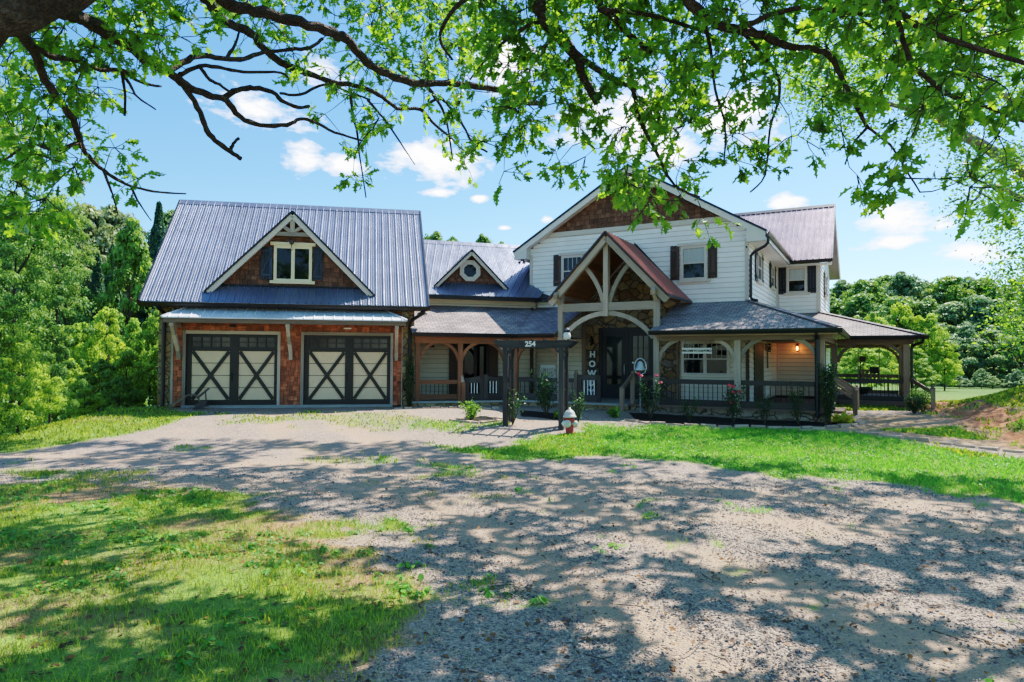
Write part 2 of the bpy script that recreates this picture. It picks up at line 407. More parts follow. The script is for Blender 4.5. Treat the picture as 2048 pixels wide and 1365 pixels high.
# ---- garage wing
EZ, EV, RV = 3.055, .45, -3.9; GS = .898; RZ = EZ + GS * (EV - RV)
gu0, gu1 = -3.72, 3.70
mb = MB(G)
mb.box(gu0, -3.37, -7.8, 0, -.35, 2.9); mb.box(3.31, gu1, -7.8, 0, -.35, 2.9)
mb.box(gu0, -2.9, -.3, -.01, 2.9, 3.1); mb.box(2.9, gu1, -.3, -.01, 2.9, 3.1)
mb.box(-3.369, 3.309, -7.8, -7.5, -.3, 2.9)
for u in (gu0 + .01, gu1 - .31): mb.prism([(u, -.05, 2.9), (u, -7.75, 2.9), (u, RV, RZ - .15)], (.3, 0, 0))
B(mb, 'stone_wall', 'stonel')
mb = MB(G)
mb.box(-3.30, -2.97, -.12, -.02, -.2, 3.1); mb.box(-.37, .375, -.12, -.02, -.2, 3.1); mb.box(2.98, 3.31, -.12, -.02, -.2, 3.1); mb.box(-2.97, -.37, -.12, -.02, 2.14, 3.1); mb.box(.375, 2.98, -.12, -.02, 2.14, 3.1)
B(mb, 'wall_backing', 'darkframe')
mb = MB(G)
shakes(mb, -3.30, -3.06, 0, 2.9, -.02); shakes(mb, -.30, .305, 0, 2.9, -.02); shakes(mb, 3.052, 3.31, 0, 2.9, -.02)
shakes(mb, -3.06, -.30, 2.24, 2.9, -.02); shakes(mb, .305, 3.052, 2.24, 2.9, -.02)
B(mb, 'shingle_wall', 'shake')
mb = MB(G)
for a, b in ((-2.96, -.38), (.386, 2.97)):
    mb.box(a - .09, a, -.02, .045, -.05, 2.24); mb.box(b, b + .085, -.02, .045, -.05, 2.24); mb.box(a, b, -.02, .045, 2.14, 2.24)
mb.box(-3.369, -3.3, -.02, .03, -.05, 2.9); mb.box(3.31, 3.34, -.02, .03, -.05, 2.9)
B(mb, 'door_casing', 'timber')
for a, b, lab in ((-2.96, -.38, 'garage door at the outer end of the wing, old plow standing before it'), (.386, 2.97, 'garage door beside the porch')):
    w = b - a; k = w / 2.58
    d = MB(G); v0, v1 = -.10, -.055
    pan = [(a + .14*k, a + 1.21*k), (a + 1.46*k, b - .1*k)]
    d.box(a, b, v0, v1, .03, .17); d.box(a, b, v0, v1, 1.645, 1.76); d.box(a, b, v0, v1, 2.05, 2.14)
    for x0, x1 in ((a, pan[0][0]), (pan[0][1], pan[1][0]), (pan[1][1], b)): d.box(x0, x1, v0, v1 - .003, .17, 1.645); d.box(x0, x1, v0, v1 - .003, 1.76, 2.05)
    for p0, p1 in pan:
        d.beam((p0 + .02, -.061, .19), (p1 - .02, -.061, 1.62), .022, .085, (0, 1, 0)) if False else None
        for q0, q1 in (((p0 + .03, .2), (p1 - .03, 1.62)), ((p0 + .03, 1.62), (p1 - .03, .2))):
            off = .001 if q0[1] > q1[1] else 0
            d.beam((q0[0], -.075 + off, q0[1]), (q1[0], -.075 + off, q1[1]), .095, .04, (0, 1, 0))
    dr = B(d, 'garage_door', 'darkframe', label=lab)
    t = MB(G)
    for p0, p1 in pan:
        for i in range(4): z = .17 + i * 1.475 / 4; t.box(p0, p1, v0 - .01, v0 + .004, z + .010, z + 1.475/4 - .008)
    B(t, 'panel', 'door', dr)
    t = MB(G); gl = MB(G)
    for p0, p1 in pan:
        gl.box(p0, p1, v0 - .01, v0 + .002, 1.76, 2.05)
        for i in range(1, 4): x = p0 + (p1 - p0) * i / 4; t.box(x - .013, x + .013, v0 + .003, v1 - .006, 1.76, 2.05)
        t.box(p0, p1, v0 + .003, v1 - .008, 1.895, 1.915)
    hd = MB(G); hd.box(pan[0][1] + .05, pan[0][1] + .075, v1 - .002, v1 + .03, .75, .98); B(hd, 'handle', 'iron', dr); B(gl, 'pane', 'garglass', dr); B(t, 'muntin', 'darkframe', dr)
mb = MB(G); mb.box(-3.05, 3.05, -.3, .10, -.2, .028); B(mb, 'concrete_sill', 'slab')
# roof
rl, rr = -4.37, 3.99
mb = MB(G); metalroof(mb, (-4.09, EV, EZ), (4.12, EV, EZ), (rr, RV, RZ), (rl, RV, RZ))
gr = B(mb, 'garage_roof', 'metal')
mb = MB(G); metalroof(mb, (4.12, -8.25, EZ), (-4.09, -8.25, EZ), (rl, RV, RZ), (rr, RV, RZ), .9); B(mb, 'rear_slope', 'metal', gr)
mb = MB(G); mb.piece(G.u); mb.prism([(rl - .02, RV + .2, RZ - .155), (rl - .02, RV, RZ + .035), (rl - .02, RV - .2, RZ - .155), (rl - .02, RV, RZ - .02)], (rr - rl + .04, 0, 0)); B(mb, 'ridge_cap', 'metal', gr)
for (ea, ra) in ((-4.1, rl), (4.125, rr)):
    mb = MB(G)
    mb.beam((ea, EV + .02, EZ - .05), (ra, RV, RZ - .05), .05, .16)
    mb.beam((ea, -8.27, EZ - .05), (ra, RV, RZ - .05), .05, .16); B(mb, 'rake_trim', 'trimmetal', gr)
def gutter(fr, u0, u1, v, z, name='gutter', along='u'):
    g = MB(fr); h = .12
    g.piece(fr.u); prof = [(v, z), (v, z - h), (v + .07, z - h), (v + .11, z - h*.45), (v + .125, z - .005), (v + .11, z - .005), (v + .1, z - h*.4), (v + .02, z - h + .02), (v + .02, z - .01)]
    g.prism([(u0, a, b) for a, b in prof], (u1 - u0, 0, 0)); return g
B(gutter(G, -4.13, 4.16, EV - .02, EZ - .02), 'gutter', 'gutter')
mb = MB(G); mb.box(-4.05, 4.1, -.0, EV - .03, 2.93, 2.95); mb.box(-4.05, 4.1, EV - .035, EV - .018, 2.91, 3.03); B(mb, 'soffit', 'gutter')
for pts, in (([(-3.6, .52, 2.93), (-3.6, .45, 2.88), (-3.555, .12, 2.74), (-3.555, .07, 2.6), (-3.555, .07, -.05), (-3.555, .22, -.10)],), ([(3.98, .52, 2.93), (3.96, .42, 2.85), (3.62, .14, 2.64), (3.56, .09, 2.45), (3.56, .09, .08), (3.56, .2, 0)],)):
    mb = MB(G); mb.tube(pts, .058, 8); B(mb, 'downspout', 'gutter')
# garage dormer
pk, ft, fv, dv = 5.90, 3.43, .1, -.22; DS = (pk - ft) / 2.43
rb = EV - (pk - EZ) / GS
mb = MB(G)
for s in (-1, 1):
    P = [(s*2.46, fv, ft - .02), (0, fv, pk + .012), (0, rb, pk + .012)]
    mb.piece(G.v); mb.slab(P if s > 0 else P[::-1], .05)
    mb.beam((s*2.47, fv + .01, ft - .045), (0, fv + .01, pk - .005), .05, .055)
dorm = B(mb, 'dormer', 'trimmetal')
cl = lambda z: (-(pk - .12 - z)/DS, (pk - .12 - z)/DS) if z < pk - .15 else None
mb = MB(G); mb.piece(); mb.prism([(-2.2, dv - .05, 3.55), (2.2, dv - .05, 3.55), (0, dv - .05, pk - .1)], (0, .04, 0)); shakes(mb, -2.4, 2.4, 3.66, pk - .15, dv, cl); B(mb, 'shingle_wall', 'shaked', dorm)
mb = MB(G)
for s in (-1, 1):
    n_ = Vector((s*2.43, 0, ft - pk)).normalized(); mb.beam((s*2.37, fv - .02, ft - .07), (0, fv - .02, pk - .135), .045, .15)
    mb.piece(G.v); P = [(s*2.28, fv - .04, ft + .0), (0, fv - .04, pk - .19), (0, dv, pk - .19), (s*2.28, dv, ft)]; mb.face(P if s < 0 else P[::-1]); 
B(mb, 'fascia', 'trimw', dorm)
mb = MB(G)
mb.box(-.60, .60, .02, .07, 5.14, 5.26); mb.box(-.065, .065, .022, .08, 5.262, 5.74)
for s in (-1, 1): mb.beam((s*.06, .045, 5.28), (s*.36, .045, 5.50), .04, .10, (0, 1, 0)); mb.beam((s*.06, .045, 5.28), (s*.36, .045, 5.50), .10, .04, (0, 1, 0))
B(mb, 'gable_bracket', 'timber', dorm)
mb = MB(G); mb.beam((-2.2, dv + .05, 3.635), (2.2, dv + .05, 3.635), .1, .03); B(mb, 'flashing', 'trimmetal', dorm)
window(G, -.56, .56, 3.80, 4.88, dv + .035, (1, 1), 0, 'cream', double=True, tw=.085)
shutter(G, -.93, -.60, 3.84, 4.82, dv + .03, 'shutterbl', 3, True); shutter(G, .60, .88, 3.84, 4.85, dv + .03, 'shutterbl', 3, True)
# awning over the garage doors
lo, hi = 2.585, 2.97; aw = [(-3.37, .9, lo), (3.45, .9, lo), (2.75, 0, hi), (-2.88, 0, hi)]
mb = MB(G); mb.piece(G.u); mb.slab(aw, .03)
n = 23
for i in range(n + 1):
    u = -3.2 + i * 6.5 / n
    lim = 0
    if u < -2.88: lim = .9 * (1 - (u + 3.37) / .49)
    if u > 2.75: lim = .9 * (1 - (3.45 - u) / .7)
    lim = max(0, min(.85, lim)); zz = lambda v: hi + (lo - hi) * v / .9
    mb.beam((u, .9, lo + .012), (u, lim, zz(lim) + .012), .022, .03)
for a, b in (((-3.37, .9, lo + .012), (-2.88, 0, hi + .012)), ((3.45, .9, lo + .012), (2.75, 0, hi + .012))): mb.beam(a, b, .06, .03)
mb.piece(); mb.face([(-3.37, .9, lo), (-2.88, 0, hi), (-3.37, 0, hi - .22)]); mb.face([(3.45, .9, lo), (3.45, 0, hi - .22), (2.75, 0, hi)])
awn = B(mb, 'awning', 'galv')
mb = MB(G); mb.box(-3.33, 3.41, .80, .87, 2.425, 2.55); mb.box(-3.33, -3.27, .0, .8, 2.43, 2.55); mb.box(3.35, 3.41, 0, .8, 2.43, 2.55); mb.box(-3.27, 3.35, .02, .79, 2.50, 2.52)
B(mb, 'fascia_board', 'timberm', awn)
for u in (-3.12, .02, 3.15):
    mb = MB(G); mb.box(u - .055, u + .055, .10, .86, 2.32, 2.42)
    P = [(u, .78, 2.36), (u, .60, 2.12), (u, .40, 1.9), (u, .2, 1.68), (u, .09, 1.42)]
    for a, b in zip(P, P[1:]): mb.beam(a, (b[0], b[1], b[2] - .02), .10, .12)
    B(mb, 'bracket', 'timber', awn)
mb = MB(G); mb.box(-1.75, -1.58, -.02, .06, 2.36, 2.42); B(mb, 'vent', 'iron'); mb = MB(G); mb.box(1.55, 1.78, -.02, .05, 2.34, 2.38); B(mb, 'vent', 'white')
# dark room-filling mass so nothing shows through gaps
mb = MB(G); mb.box(-3.3, 3.28, -7.4, -.2, -.1, 2.85); B(mb, 'interior', 'darkframe')

# ---- middle wing
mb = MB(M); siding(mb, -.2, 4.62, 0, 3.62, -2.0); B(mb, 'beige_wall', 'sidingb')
mb = MB(M); mb.box(-.2, 4.55, -7.2, -2.03, -.2, 3.55); B(mb, 'interior', 'darkframe')
ms = .807; mz = 3.64; mrz = mz + ms * 2.9
mb = MB(M); metalroof(mb, (-1.2, -1.6, mz), (4.62, -1.6, mz), (7.0, -4.5, mrz), (-1.2, -4.5, mrz))
mr = B(mb, 'middle_roof', 'metal')
mb = MB(M); mb.slab([(-1.2, -4.5, mrz), (7.0, -4.5, mrz), (7, -7.5, mz), (-1.2, -7.5, mz)], .05); B(mb, 'rear_slope', 'metal', mr)
mb = MB(M); mb.piece(M.u); mb.prism([(-1.2, -4.32, mrz - .13), (-1.2, -4.5, mrz + .035), (-1.2, -4.68, mrz - .13), (-1.2, -4.5, mrz - .03)], (8.0, 0, 0)); B(mb, 'ridge_cap', 'metal', mr)
mb = MB(M); mb.box(-.5, 4.66, -1.66, -1.58, mz - .13, mz - .01); mb.box(-.5, 4.6, -2, -1.66, mz - .12, mz - .1); B(mb, 'eave_trim', 'trimmetal', mr)
# small return of the eave across the gable corner
tip = M.W((4.70, -1.6, mz)); L_ = lambda w: (w - R.o)
def toR(w): d = w - R.o; return (d.dot(R.u), d.dot(R.v), w.z)
t3 = toR(tip); c3 = (-7.58, .02, 3.98)
mb = MB(R); mb.piece(R.u); e3 = toR(M.W((4.3, -1.62, mz))); mb.slab([e3, t3, (t3[0] + .45, .02, mz + .02), c3], .06); mb.slab([e3, c3, toR(M.W((4.0, -2.0, 3.97)))], .05)
mb.box(t3[0] - .35, t3[0] + .42, .02, t3[1] - .02, mz - .13, mz - .04); B(mb, 'eave_return', 'trimmetal', mr)
# middle dormer
pk2, ft2, fv2 = 5.30, 3.985, -1.95; uc = 2.24; hw = 1.33; D2 = (pk2 - ft2) / hw
mz_at = lambda v: mz + ms * (-1.6 - v); rb2 = -1.6 - (pk2 - mz) / ms
mb = MB(M)
for s in (-1, 1):
    P = [(uc + s*hw, fv2, ft2), (uc, fv2, pk2 + .01), (uc, rb2, pk2 + .01)]
    mb.piece(M.v); mb.slab(P if s > 0 else P[::-1], .04); mb.beam((uc + s*(hw + .01), fv2 + .01, ft2 - .03), (uc, fv2 + .01, pk2 - .01), .04, .05)
d2 = B(mb, 'dormer', 'trimmetal')
dv2 = -2.2; cl = lambda z: (uc - (pk2 - .1 - z)/D2, uc + (pk2 - .1 - z)/D2) if z < pk2 - .13 else None
mb = MB(M); mb.piece(); mb.prism([(uc - 1.1, dv2 - .05, 4.1), (uc + 1.1, dv2 - .05, 4.1), (uc, dv2 - .05, pk2 - .1)], (0, .04, 0)); shakes(mb, uc - 1.2, uc + 1.2, 4.18, pk2 - .12, dv2, cl); B(mb, 'shingle_wall', 'shaked', d2)
mb = MB(M)
for s in (-1, 1): mb.beam((uc + s*(hw - .05), fv2 - .02, ft2 - .05), (uc, fv2 - .02, pk2 - .11), .04, .12)
B(mb, 'fascia', 'trimw', d2)
mb = MB(M); oz = 4.57; ou = uc - .02
def octo(r, v): return [(ou + r*cos(radians(22.5 + 45*k)), v, oz + r*sin(radians(22.5 + 45*k))) for k in range(8)]
o1, o2, o1b = octo(.40, dv2 + .08), octo(.235, dv2 + .08), octo(.40, dv2)
for k in range(8):
    j = (k + 1) % 8; mb.piece(); mb.face([o1[k], o1[j], o2[j], o2[k]][::-1]); mb.face([o1[k], o1b[k], o1b[j], o1[j]]); mb.face([o2[k], o2[j], (o2[j][0], dv2 + .04, o2[j][2]), (o2[k][0], dv2 + .04, o2[k][2])])
ow = B(mb, 'octagonal_window', 'trimw', d2)
mb = MB(M); mb.face(octo(.24, dv2 + .045)[::-1]); B(mb, 'octagonal_pane', 'glass', d2)
# middle porch: roof from the wall down to the eave, bending parallel to the gable front
bend = M.W((3.206, .42, 2.26)); bR = toR(bend); wj = M.W((4.45, -2.0, 3.30)); wj = toR(wj)
mb = MB(M); mb.piece(M.u); mb.slab([(-.16, .42, 2.26), (3.206, .42, 2.26), (4.45, -2.0, 3.30), (-.16, -2.0, 3.30)], .04)
B(mb, 'porch_roof', 'shingle')
mb = MB(R); mb.piece(R.u); mb.slab([(bR[0], bR[1], 2.26), (-5.30, bR[1], 2.26), (-5.30, 0, 3.33), (wj[0], 0, 3.33)], .04); mb.face([(bR[0], bR[1], 2.262), (wj[0], 0, 3.332), (wj[0], wj[1], 3.302)])
B(mb, 'porch_roof', 'shingle')
B(gutter(M, -.14, 3.2, .40, 2.25), 'gutter', 'trimmetal'); B(gutter(R, bR[0], -5.32, bR[1] - .02, 2.25), 'gutter', 'trimmetal')
mb = MB(M); mb.box(-.02, 3.12, -.09, .09, 1.93, 2.16); mb.box(-.02, 3.1, .09, .40, 2.17, 2.19); B(mb, 'porch_beam', 'timberw')
b0 = toR(M.W((3.12, 0, 2)))
mb = MB(R); mb.box(b0[0], -5.30, 2.41, 2.59, 1.93, 2.16); B(mb, 'porch_beam', 'timberw')
def post(fr, u, v, z0, z1, w, mat, name='post'): m = MB(fr); m.box(u - w/2, u + w/2, v - w/2, v + w/2, z0, z1); return B(m, name, mat)
post(M, .08, 0, .1, 1.93, .14, 'timberw'); post(M, 1.43, 0, .1, 1.93, .15, 'timberw'); post(M, 2.93, 0, .1, 1.93, .15, 'timberw'); post(R, b0[0] + .12, 2.5, .1, 1.93, .15, 'timberw')
def brace(fr, u, v, s, mat, z1=1.95, r=.55, w=.10, th=.07):
    m = MB(fr); m.arc((u + s*.05, v, z1 - r), (u + s*r, v, z1 + .01), (u + s*.13, v, z1 - .13*r/.55), w, th); return B(m, 'brace', mat)
for fr, u, v, s in ((M, .08, 0, 1), (M, 1.43, 0, -1), (M, 1.43, 0, 1), (M, 2.93, 0, -1), (R, b0[0] + .12, 2.5, 1), (R, -5.24, 2.5, -1)): brace(fr, u, v, s, 'timberw')
# floors and stone bases
mb = MB(M); mb.piece(M.u); mb.box(-.1, 3.3, -2, .12, .06, .12); dk = B(mb, 'porch_floor', 'slab')
mb = MB(M); mb.box(-.08, 3.25, -1.9, .08, -.3, .06); B(mb, 'stone_base', 'stonel')
mb = MB(R); mb.box(-7.3, -2.95, 0, 2.75, .08, .145); B(mb, 'porch_floor', 'slab')
mb = MB(R); mb.box(-7.2, -2.96, .0, 2.68, -.3, .08); B(mb, 'stone_base', 'stonel')
mb = MB(R); mb.box(-4.75, -2.98, 2.69, 3.1, -.3, .0); B(mb, 'entry_step', 'stonel')
mb = MB(R); mb.box(-2.94, 2.32, -.0, 2.72, .10, .15); mb.box(.12, 2.32, -3.4, -.01, .10, .15); B(mb, 'porch_floor', 'deck')
mb = MB(R); mb.box(-2.9, 2.27, 0, 2.62, -.4, .10); mb.box(.15, 2.27, -3.4, -.01, -.4, .10); B(mb, 'stone_base', 'stonep')
# railings
def railing(fr, u0, u1, v, zt, zb, mat, n, kind='baluster', th=.05, bm='iron', r=.008, top=.13, bot=.2, axis='u'):
    m = MB(fr); m.box(u0, u1, v - th/2, v + th/2, zt - top, zt); m.box(u0, u1, v - th/2, v + th/2, zb, zb + bot); p = B(m, 'railing', mat)
    for i in range(n):
        u = u0 + (u1 - u0) * (i + .5) / n; b = MB(fr); b.box(u - r, u + r, v - r, v + r, zb + bot, zt - top); B(b, kind, bm, p)
    return p
railing(M, .15, 1.355, 0, .78, .17, 'timberw', 9, top=.13, bot=.16)
mb = MB(M); mb.box(1.46, 1.58, .03, .15, -.12, .70); B(mb, 'newel', 'timberw')
mb = MB(M); mb.piece(); mb.beam((1.52, .09, .70), (1.45, .0, 1.0), .07, .09); B(mb, 'handrail', 'timber')
railing(R, b0[0] + .2, -4.75, 2.5, .86, .2, 'stain', 12, top=.13, bot=.16)
def gate(fr, u0, u1, v, z0, z1, mat='stain', arch=0., n=3, bars='white', swing=None, label='gate'):
    f = fr
    if swing is not None:
        w = fr.W((u0, v, 0)); f = Frame(w.x, w.y, fr.th + swing); u1 -= u0; u0 = 0; v = 0
    m = MB(f); h = z1 - z0
    m.box(u0, u0 + .13, v - .025, v + .025, z0, z1 - (arch if arch < 0 else 0)); m.box(u1 - .13, u1, v - .025, v + .025, z0, z1)
    m.piece(f.u); k = 6
    for i in range(k):
        a = u0 + .13 + (u1 - u0 - .26) * i / k; b = u0 + .13 + (u1 - u0 - .26) * (i + 1) / k
        m.box(a, b, v - .025, v + .025, z1 - .16, z1 + arch * (i + .5) / k, keep=True)
    m.box(u0 + .13, u1 - .13, v - .025, v + .025, z0, z0 + .2); p = B(m, label, mat)
    for i in range(n):
        u = u0 + .13 + (u1 - u0 - .26) * (i + .8) / (n + .6); b = MB(f); b.box(u - .014, u + .014, v - .01, v + .01, z0 + .2, z1 - .16); B(b, 'bar', bars, p)
gate(M, 1.60, 2.20, .0, .15, .84, arch=.06); gate(M, 2.21, 2.84, 0, .15, .90, arch=-.05)
gate(R, -4.62, -3.84, 2.55, .17, .98, arch=.0, n=4, swing=-4)
# doors and windows under the middle porch
mb = MB(M); mb.box(1.46, 1.92, -1.97, -1.90, .12, 2.15); mb.box(2.86, 3.2, -1.97, -1.90, .12, 2.15); B(mb, 'barn_shutter', 'shutter')
mb = MB(M)
for a, b in ((1.93, 2.0), (2.34, 2.44), (2.78, 2.85)): mb.box(a, b, -1.97, -1.91, .12, 2.15)
mb.box(2.0, 2.34, -1.97, -1.91, .12, .3); mb.box(2.44, 2.78, -1.97, -1.91, .12, .3); mb.box(2.0, 2.34, -1.97, -1.91, 2.05, 2.15); mb.box(2.44, 2.78, -1.97, -1.91, 2.05, 2.15)
fd = B(mb, 'french_door', 'darkframe')
mb = MB(M); mb.box(2.0, 2.34, -1.965, -1.95, .3, 2.05); mb.box(2.44, 2.78, -1.965, -1.95, .3, 2.05); B(mb, 'pane', 'glass', fd)
mb = MB(M); mb.box(4.42, 4.52, -1.98, -1.9, .1, 3.3); B(mb, 'corner_board', 'shutter')

# ---- main gable wing
uc, hwid = -3.78, 4.36; gz, gp_ = 5.38, 7.98; GSL = (gp_ - gz) / hwid; zr = lambda u, d=0: gp_ - d - abs(u - uc) * GSL
mb = MB(R); cl = lambda z: (uc - (gp_ - .12 - z)/GSL, uc + (gp_ - .12 - z)/GSL)
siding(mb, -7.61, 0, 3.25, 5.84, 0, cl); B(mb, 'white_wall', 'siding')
mb = MB(R); mb.box(-7.55, -.05, -11.5, -.03, -.2, 5.3); mb.prism([(-7.5, -.05, 5.3), (-.06, -.05, 5.3), (uc, -.05, 7.7)], (0, -11, 0)); mb.box(-.04, 1.5, -11.5, -6.4, -.2, 5.2); B(mb, 'interior', 'darkframe')
mb = MB(R); mb.box(-6.75, -.55, 0, .05, 5.84, 6.0); mb.box(-7.62, -7.51, 0, .045, 3.3, 5.25); mb.box(-.10, .012, 0, .045, 3.3, 5.25)
mb.piece(R.u); mb.prism([(-7.1, .002, 5.84), (-6.75, .002, 5.84), (-6.75, .002, 6.0)], (0, .045, 0)); mb.prism([(-.55, .002, 5.84), (-.35, .002, 5.84), (-.55, .002, 6.0)], (0, .045, 0)); B(mb, 'corner_trim', 'trimw')
mb = MB(R); cl = lambda z: (uc - (gp_ - .15 - z)/GSL, uc + (gp_ - .15 - z)/GSL) if z < gp_ - .2 else None
shakes(mb, -8, 1, 6.0, 7.7, .0, cl, .17); B(mb, 'gable_shingles', 'shaked')
# roof: long slopes
mb = MB(R); metalroof(mb, (.58, .35, zr(.58)), (.58, -7.5, zr(.58)), (uc, -11.8, gp_), (uc, .35, gp_)); mb.slab([(-8.14, .35, gz), (uc, .35, gp_), (uc, -11.8, gp_), (-8.14, -11.8, gz)][::-1], .05)
rf = B(mb, 'gable_roof', 'metal')
mb = MB(R)
for s, ue in ((-1, -8.15), (1, .59)):
    mb.beam((ue, .36, zr(ue) - .0), (uc, .36, gp_), .04, .055)
B(mb, 'rake_edge', 'trimmetal', rf)
mb = MB(R)
for s, ue in ((-1, -8.12), (1, .56)):
    mb.beam((ue, .325, zr(ue) - .13), (uc, .325, gp_ - .13), .035, .19)
    mb.piece(R.v); P = [(ue, .31, zr(ue) - .21), (uc, .31, gp_ - .21), (uc, 0, gp_ - .21), (ue, 0, zr(ue) - .21)]; mb.face(P if s < 0 else P[::-1])
    w0 = -7.61 if s < 0 else 0
    mb.piece(R.u); mb.prism([(ue, .0, zr(ue) - .30), (w0, 0, zr(ue) - .30), (w0, 0, zr(w0) - .2), (ue, 0, zr(ue) - .2)] if s < 0 else [(w0, 0, zr(ue) - .30), (ue, 0, zr(ue) - .30), (ue, 0, zr(ue) - .2), (w0, 0, zr(w0) - .2)], (0, .335, 0))
mb.box(.0, .56, -6.0, -.002, zr(.56) - .27, zr(.56) - .25); mb.box(.535, .56, -6.0, .0, zr(.56) - .27, zr(.56) - .06); mb.box(-8.12, -7.6, -9, -.002, zr(-8.12) - .27, zr(-8.12) - .25)
B(mb, 'fascia', 'fascia', rf)
mb = MB(R); mb.arc((uc - 1.0, .31, 7.16), (uc + 1.0, .31, 7.16), (uc, .31, 7.36), .11, .06); mb.box(uc - .06, uc + .06, .28, .34, 7.28, 7.8)
B(mb, 'gable_bracket', 'timber', rf)
gS = S  # wall facing +u of R, its u axis runs back
B(gutter(S, -.36, 6.0, .56, zr(.56) - .02), 'gutter', 'gutter')
mb = MB(R); mb.tube([(.62, .30, 5.22), (.62, .29, 5.02), (.54, .27, 4.93), (.2, .16, 4.78), (.09, .08, 4.68), (.08, .06, 4.5), (.08, .06, 3.42), (.12, .12, 3.33), (.3, .32, 3.27)], .045, 8); B(mb, 'downspout', 'gutter')
# side wall and second block
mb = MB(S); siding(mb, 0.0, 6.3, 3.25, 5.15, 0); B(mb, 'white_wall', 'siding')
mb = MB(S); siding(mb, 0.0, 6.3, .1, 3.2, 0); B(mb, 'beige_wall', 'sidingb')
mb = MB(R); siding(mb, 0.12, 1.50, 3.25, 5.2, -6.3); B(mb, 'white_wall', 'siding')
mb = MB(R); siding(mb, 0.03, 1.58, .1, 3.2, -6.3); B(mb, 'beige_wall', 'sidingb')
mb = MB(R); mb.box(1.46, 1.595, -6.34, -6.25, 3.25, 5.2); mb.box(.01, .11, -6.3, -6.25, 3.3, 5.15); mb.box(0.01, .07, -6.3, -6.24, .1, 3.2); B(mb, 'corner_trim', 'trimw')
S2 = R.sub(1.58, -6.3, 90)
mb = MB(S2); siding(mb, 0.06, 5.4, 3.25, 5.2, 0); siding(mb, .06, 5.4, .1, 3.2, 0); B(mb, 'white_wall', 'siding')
mb = MB(R)   # second block roof
A_, B_, C_, D_ = (-1.2, -5.75, 5.28), (2.02, -5.75, 5.28), (1.95, -9.3, 8.04), (-3.2, -9.3, 8.04)
metalroof(mb, (-2.2, -5.75, 5.28), B_, C_, (-2.2, -9.3, 8.04), .21); mb.slab([(2.02, -12.8, 5.3), (-3.2, -12.8, 5.3), D_, C_], .05)
r2 = B(mb, 'rear_roof', 'metalp')
mb = MB(R); mb.beam((2.03, -5.73, 5.24), (1.97, -9.3, 8.0), .05, .1); mb.piece(R.u); mb.prism([(-3.2, -9.1, 7.93), (-3.2, -9.3, 8.08), (-3.2, -9.5, 7.93)], (5.17, 0, 0)); B(mb, 'rake_edge', 'trimmetal', r2)
mb = MB(R); mb.beam((2.0, -12.8, 5.16), (1.95, -9.3, 7.9), .04, .24); mb.beam((2.0, -5.8, 5.14), (1.95, -9.3, 7.86), .03, .2); mb.box(1.6, 2.0, -12.9, -9.3, 4.9, 4.93) if False else None
mb.prism([(1.56, -6.32, 5.15), (1.56, -12.2, 5.15), (1.56, -9.3, 7.5)], (.02, 0, 0)); B(mb, 'fascia', 'fascia', r2)
mb = gutter(R, .62, 2.05, -5.77, 5.27); B(mb, 'gutter', 'gutter')
mb = MB(R); mb.box(.03, 1.98, -6.3, -5.78, 5.10, 5.13); B(mb, 'soffit', 'fascia', r2)
# upper windows
window(R, -2.09, -1.25, 4.04, 5.14, .02, (4, 1), .5, blind=True); shutter(R, -2.43, -2.13, 4.06, 5.18, .02, 'shutter'); shutter(R, -1.25 + .03, -.93, 4.06, 5.18, .02, 'shutter')
window(R, -6.34, -5.50, 4.04, 5.14, .02, (4, 1), .5); shutter(R, -6.66, -6.37, 4.07, 5.19, .02, 'shutter'); shutter(R, -5.47, -5.17, 4.07, 5.19, .02, 'shutter')
window(R, .40, 1.13, 4.09, 5.10, -6.28, (4, 1), .5, head=False, blind=True); shutter(R, .1, .38, 4.06, 5.14, -6.28, 'shutterb'); shutter(R, 1.15, 1.45, 4.06, 5.14, -6.28, 'shutterb')
window(S, 1.45, 2.35, 4.1, 5.05, .02, (3, 1), .5, head=False); shutter(S, 1.08, 1.42, 4.05, 5.08, .02, 'shutterb'); shutter(S, 2.38, 2.7, 4.05, 5.08, .02, 'shutterb')
window(S, 4.7, 5.55, 4.2, 5.05, .02, (3, 1), .5, head=False); shutter(S, 4.36, 4.67, 4.15, 5.08, .02, 'shutterb'); shutter(S, 5.58, 5.9, 4.15, 5.08, .02, 'shutterb')
window(S2, 1.95, 2.9, 4.1, 5.05, .02, (3, 1), .5, head=False); shutter(S2, 1.6, 1.92, 4.05, 5.08, .02, 'shutter'); shutter(S2, 2.93, 3.25, 4.05, 5.08, .02, 'shutter')

# ---- ground floor front of the gable wing
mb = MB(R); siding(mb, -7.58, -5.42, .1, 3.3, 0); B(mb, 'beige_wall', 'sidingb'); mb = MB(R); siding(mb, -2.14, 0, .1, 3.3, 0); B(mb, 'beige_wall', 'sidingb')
mb = MB(R); mb.piece(R.u)
mb.prism([(-5.36, .02, .1), (-4.9, .02, .1), (-4.9, .02, 2.54), (-2.88, .02, 2.54), (-2.88, .02, .1), (-2.2, .02, .1), (-2.2, .02, 3.3), (-2.33, .02, 3.5), (-3.66, .02, 5.02), (-5.2, .02, 3.5), (-5.36, .02, 3.3)], (0, .12, 0)); B(mb, 'stone_wall', 'stone')
mb = MB(R); mb.box(-5.50, -5.362, 0, .16, .1, 3.4); B(mb, 'corner_board', 'timberm'); mb = MB(R); mb.box(-2.198, -2.14, 0, .16, .1, 3.2); B(mb, 'corner_board', 'timberm')
mb = MB(R)
mb.box(-4.9, -4.78, .02, .12, .1, 2.54); mb.box(-3.0, -2.88, .02, .12, .1, 2.54); mb.box(-4.78, -3.0, .02, .12, 2.44, 2.54); mb.box(-3.93, -3.85, .03, .11, .1, 2.44)
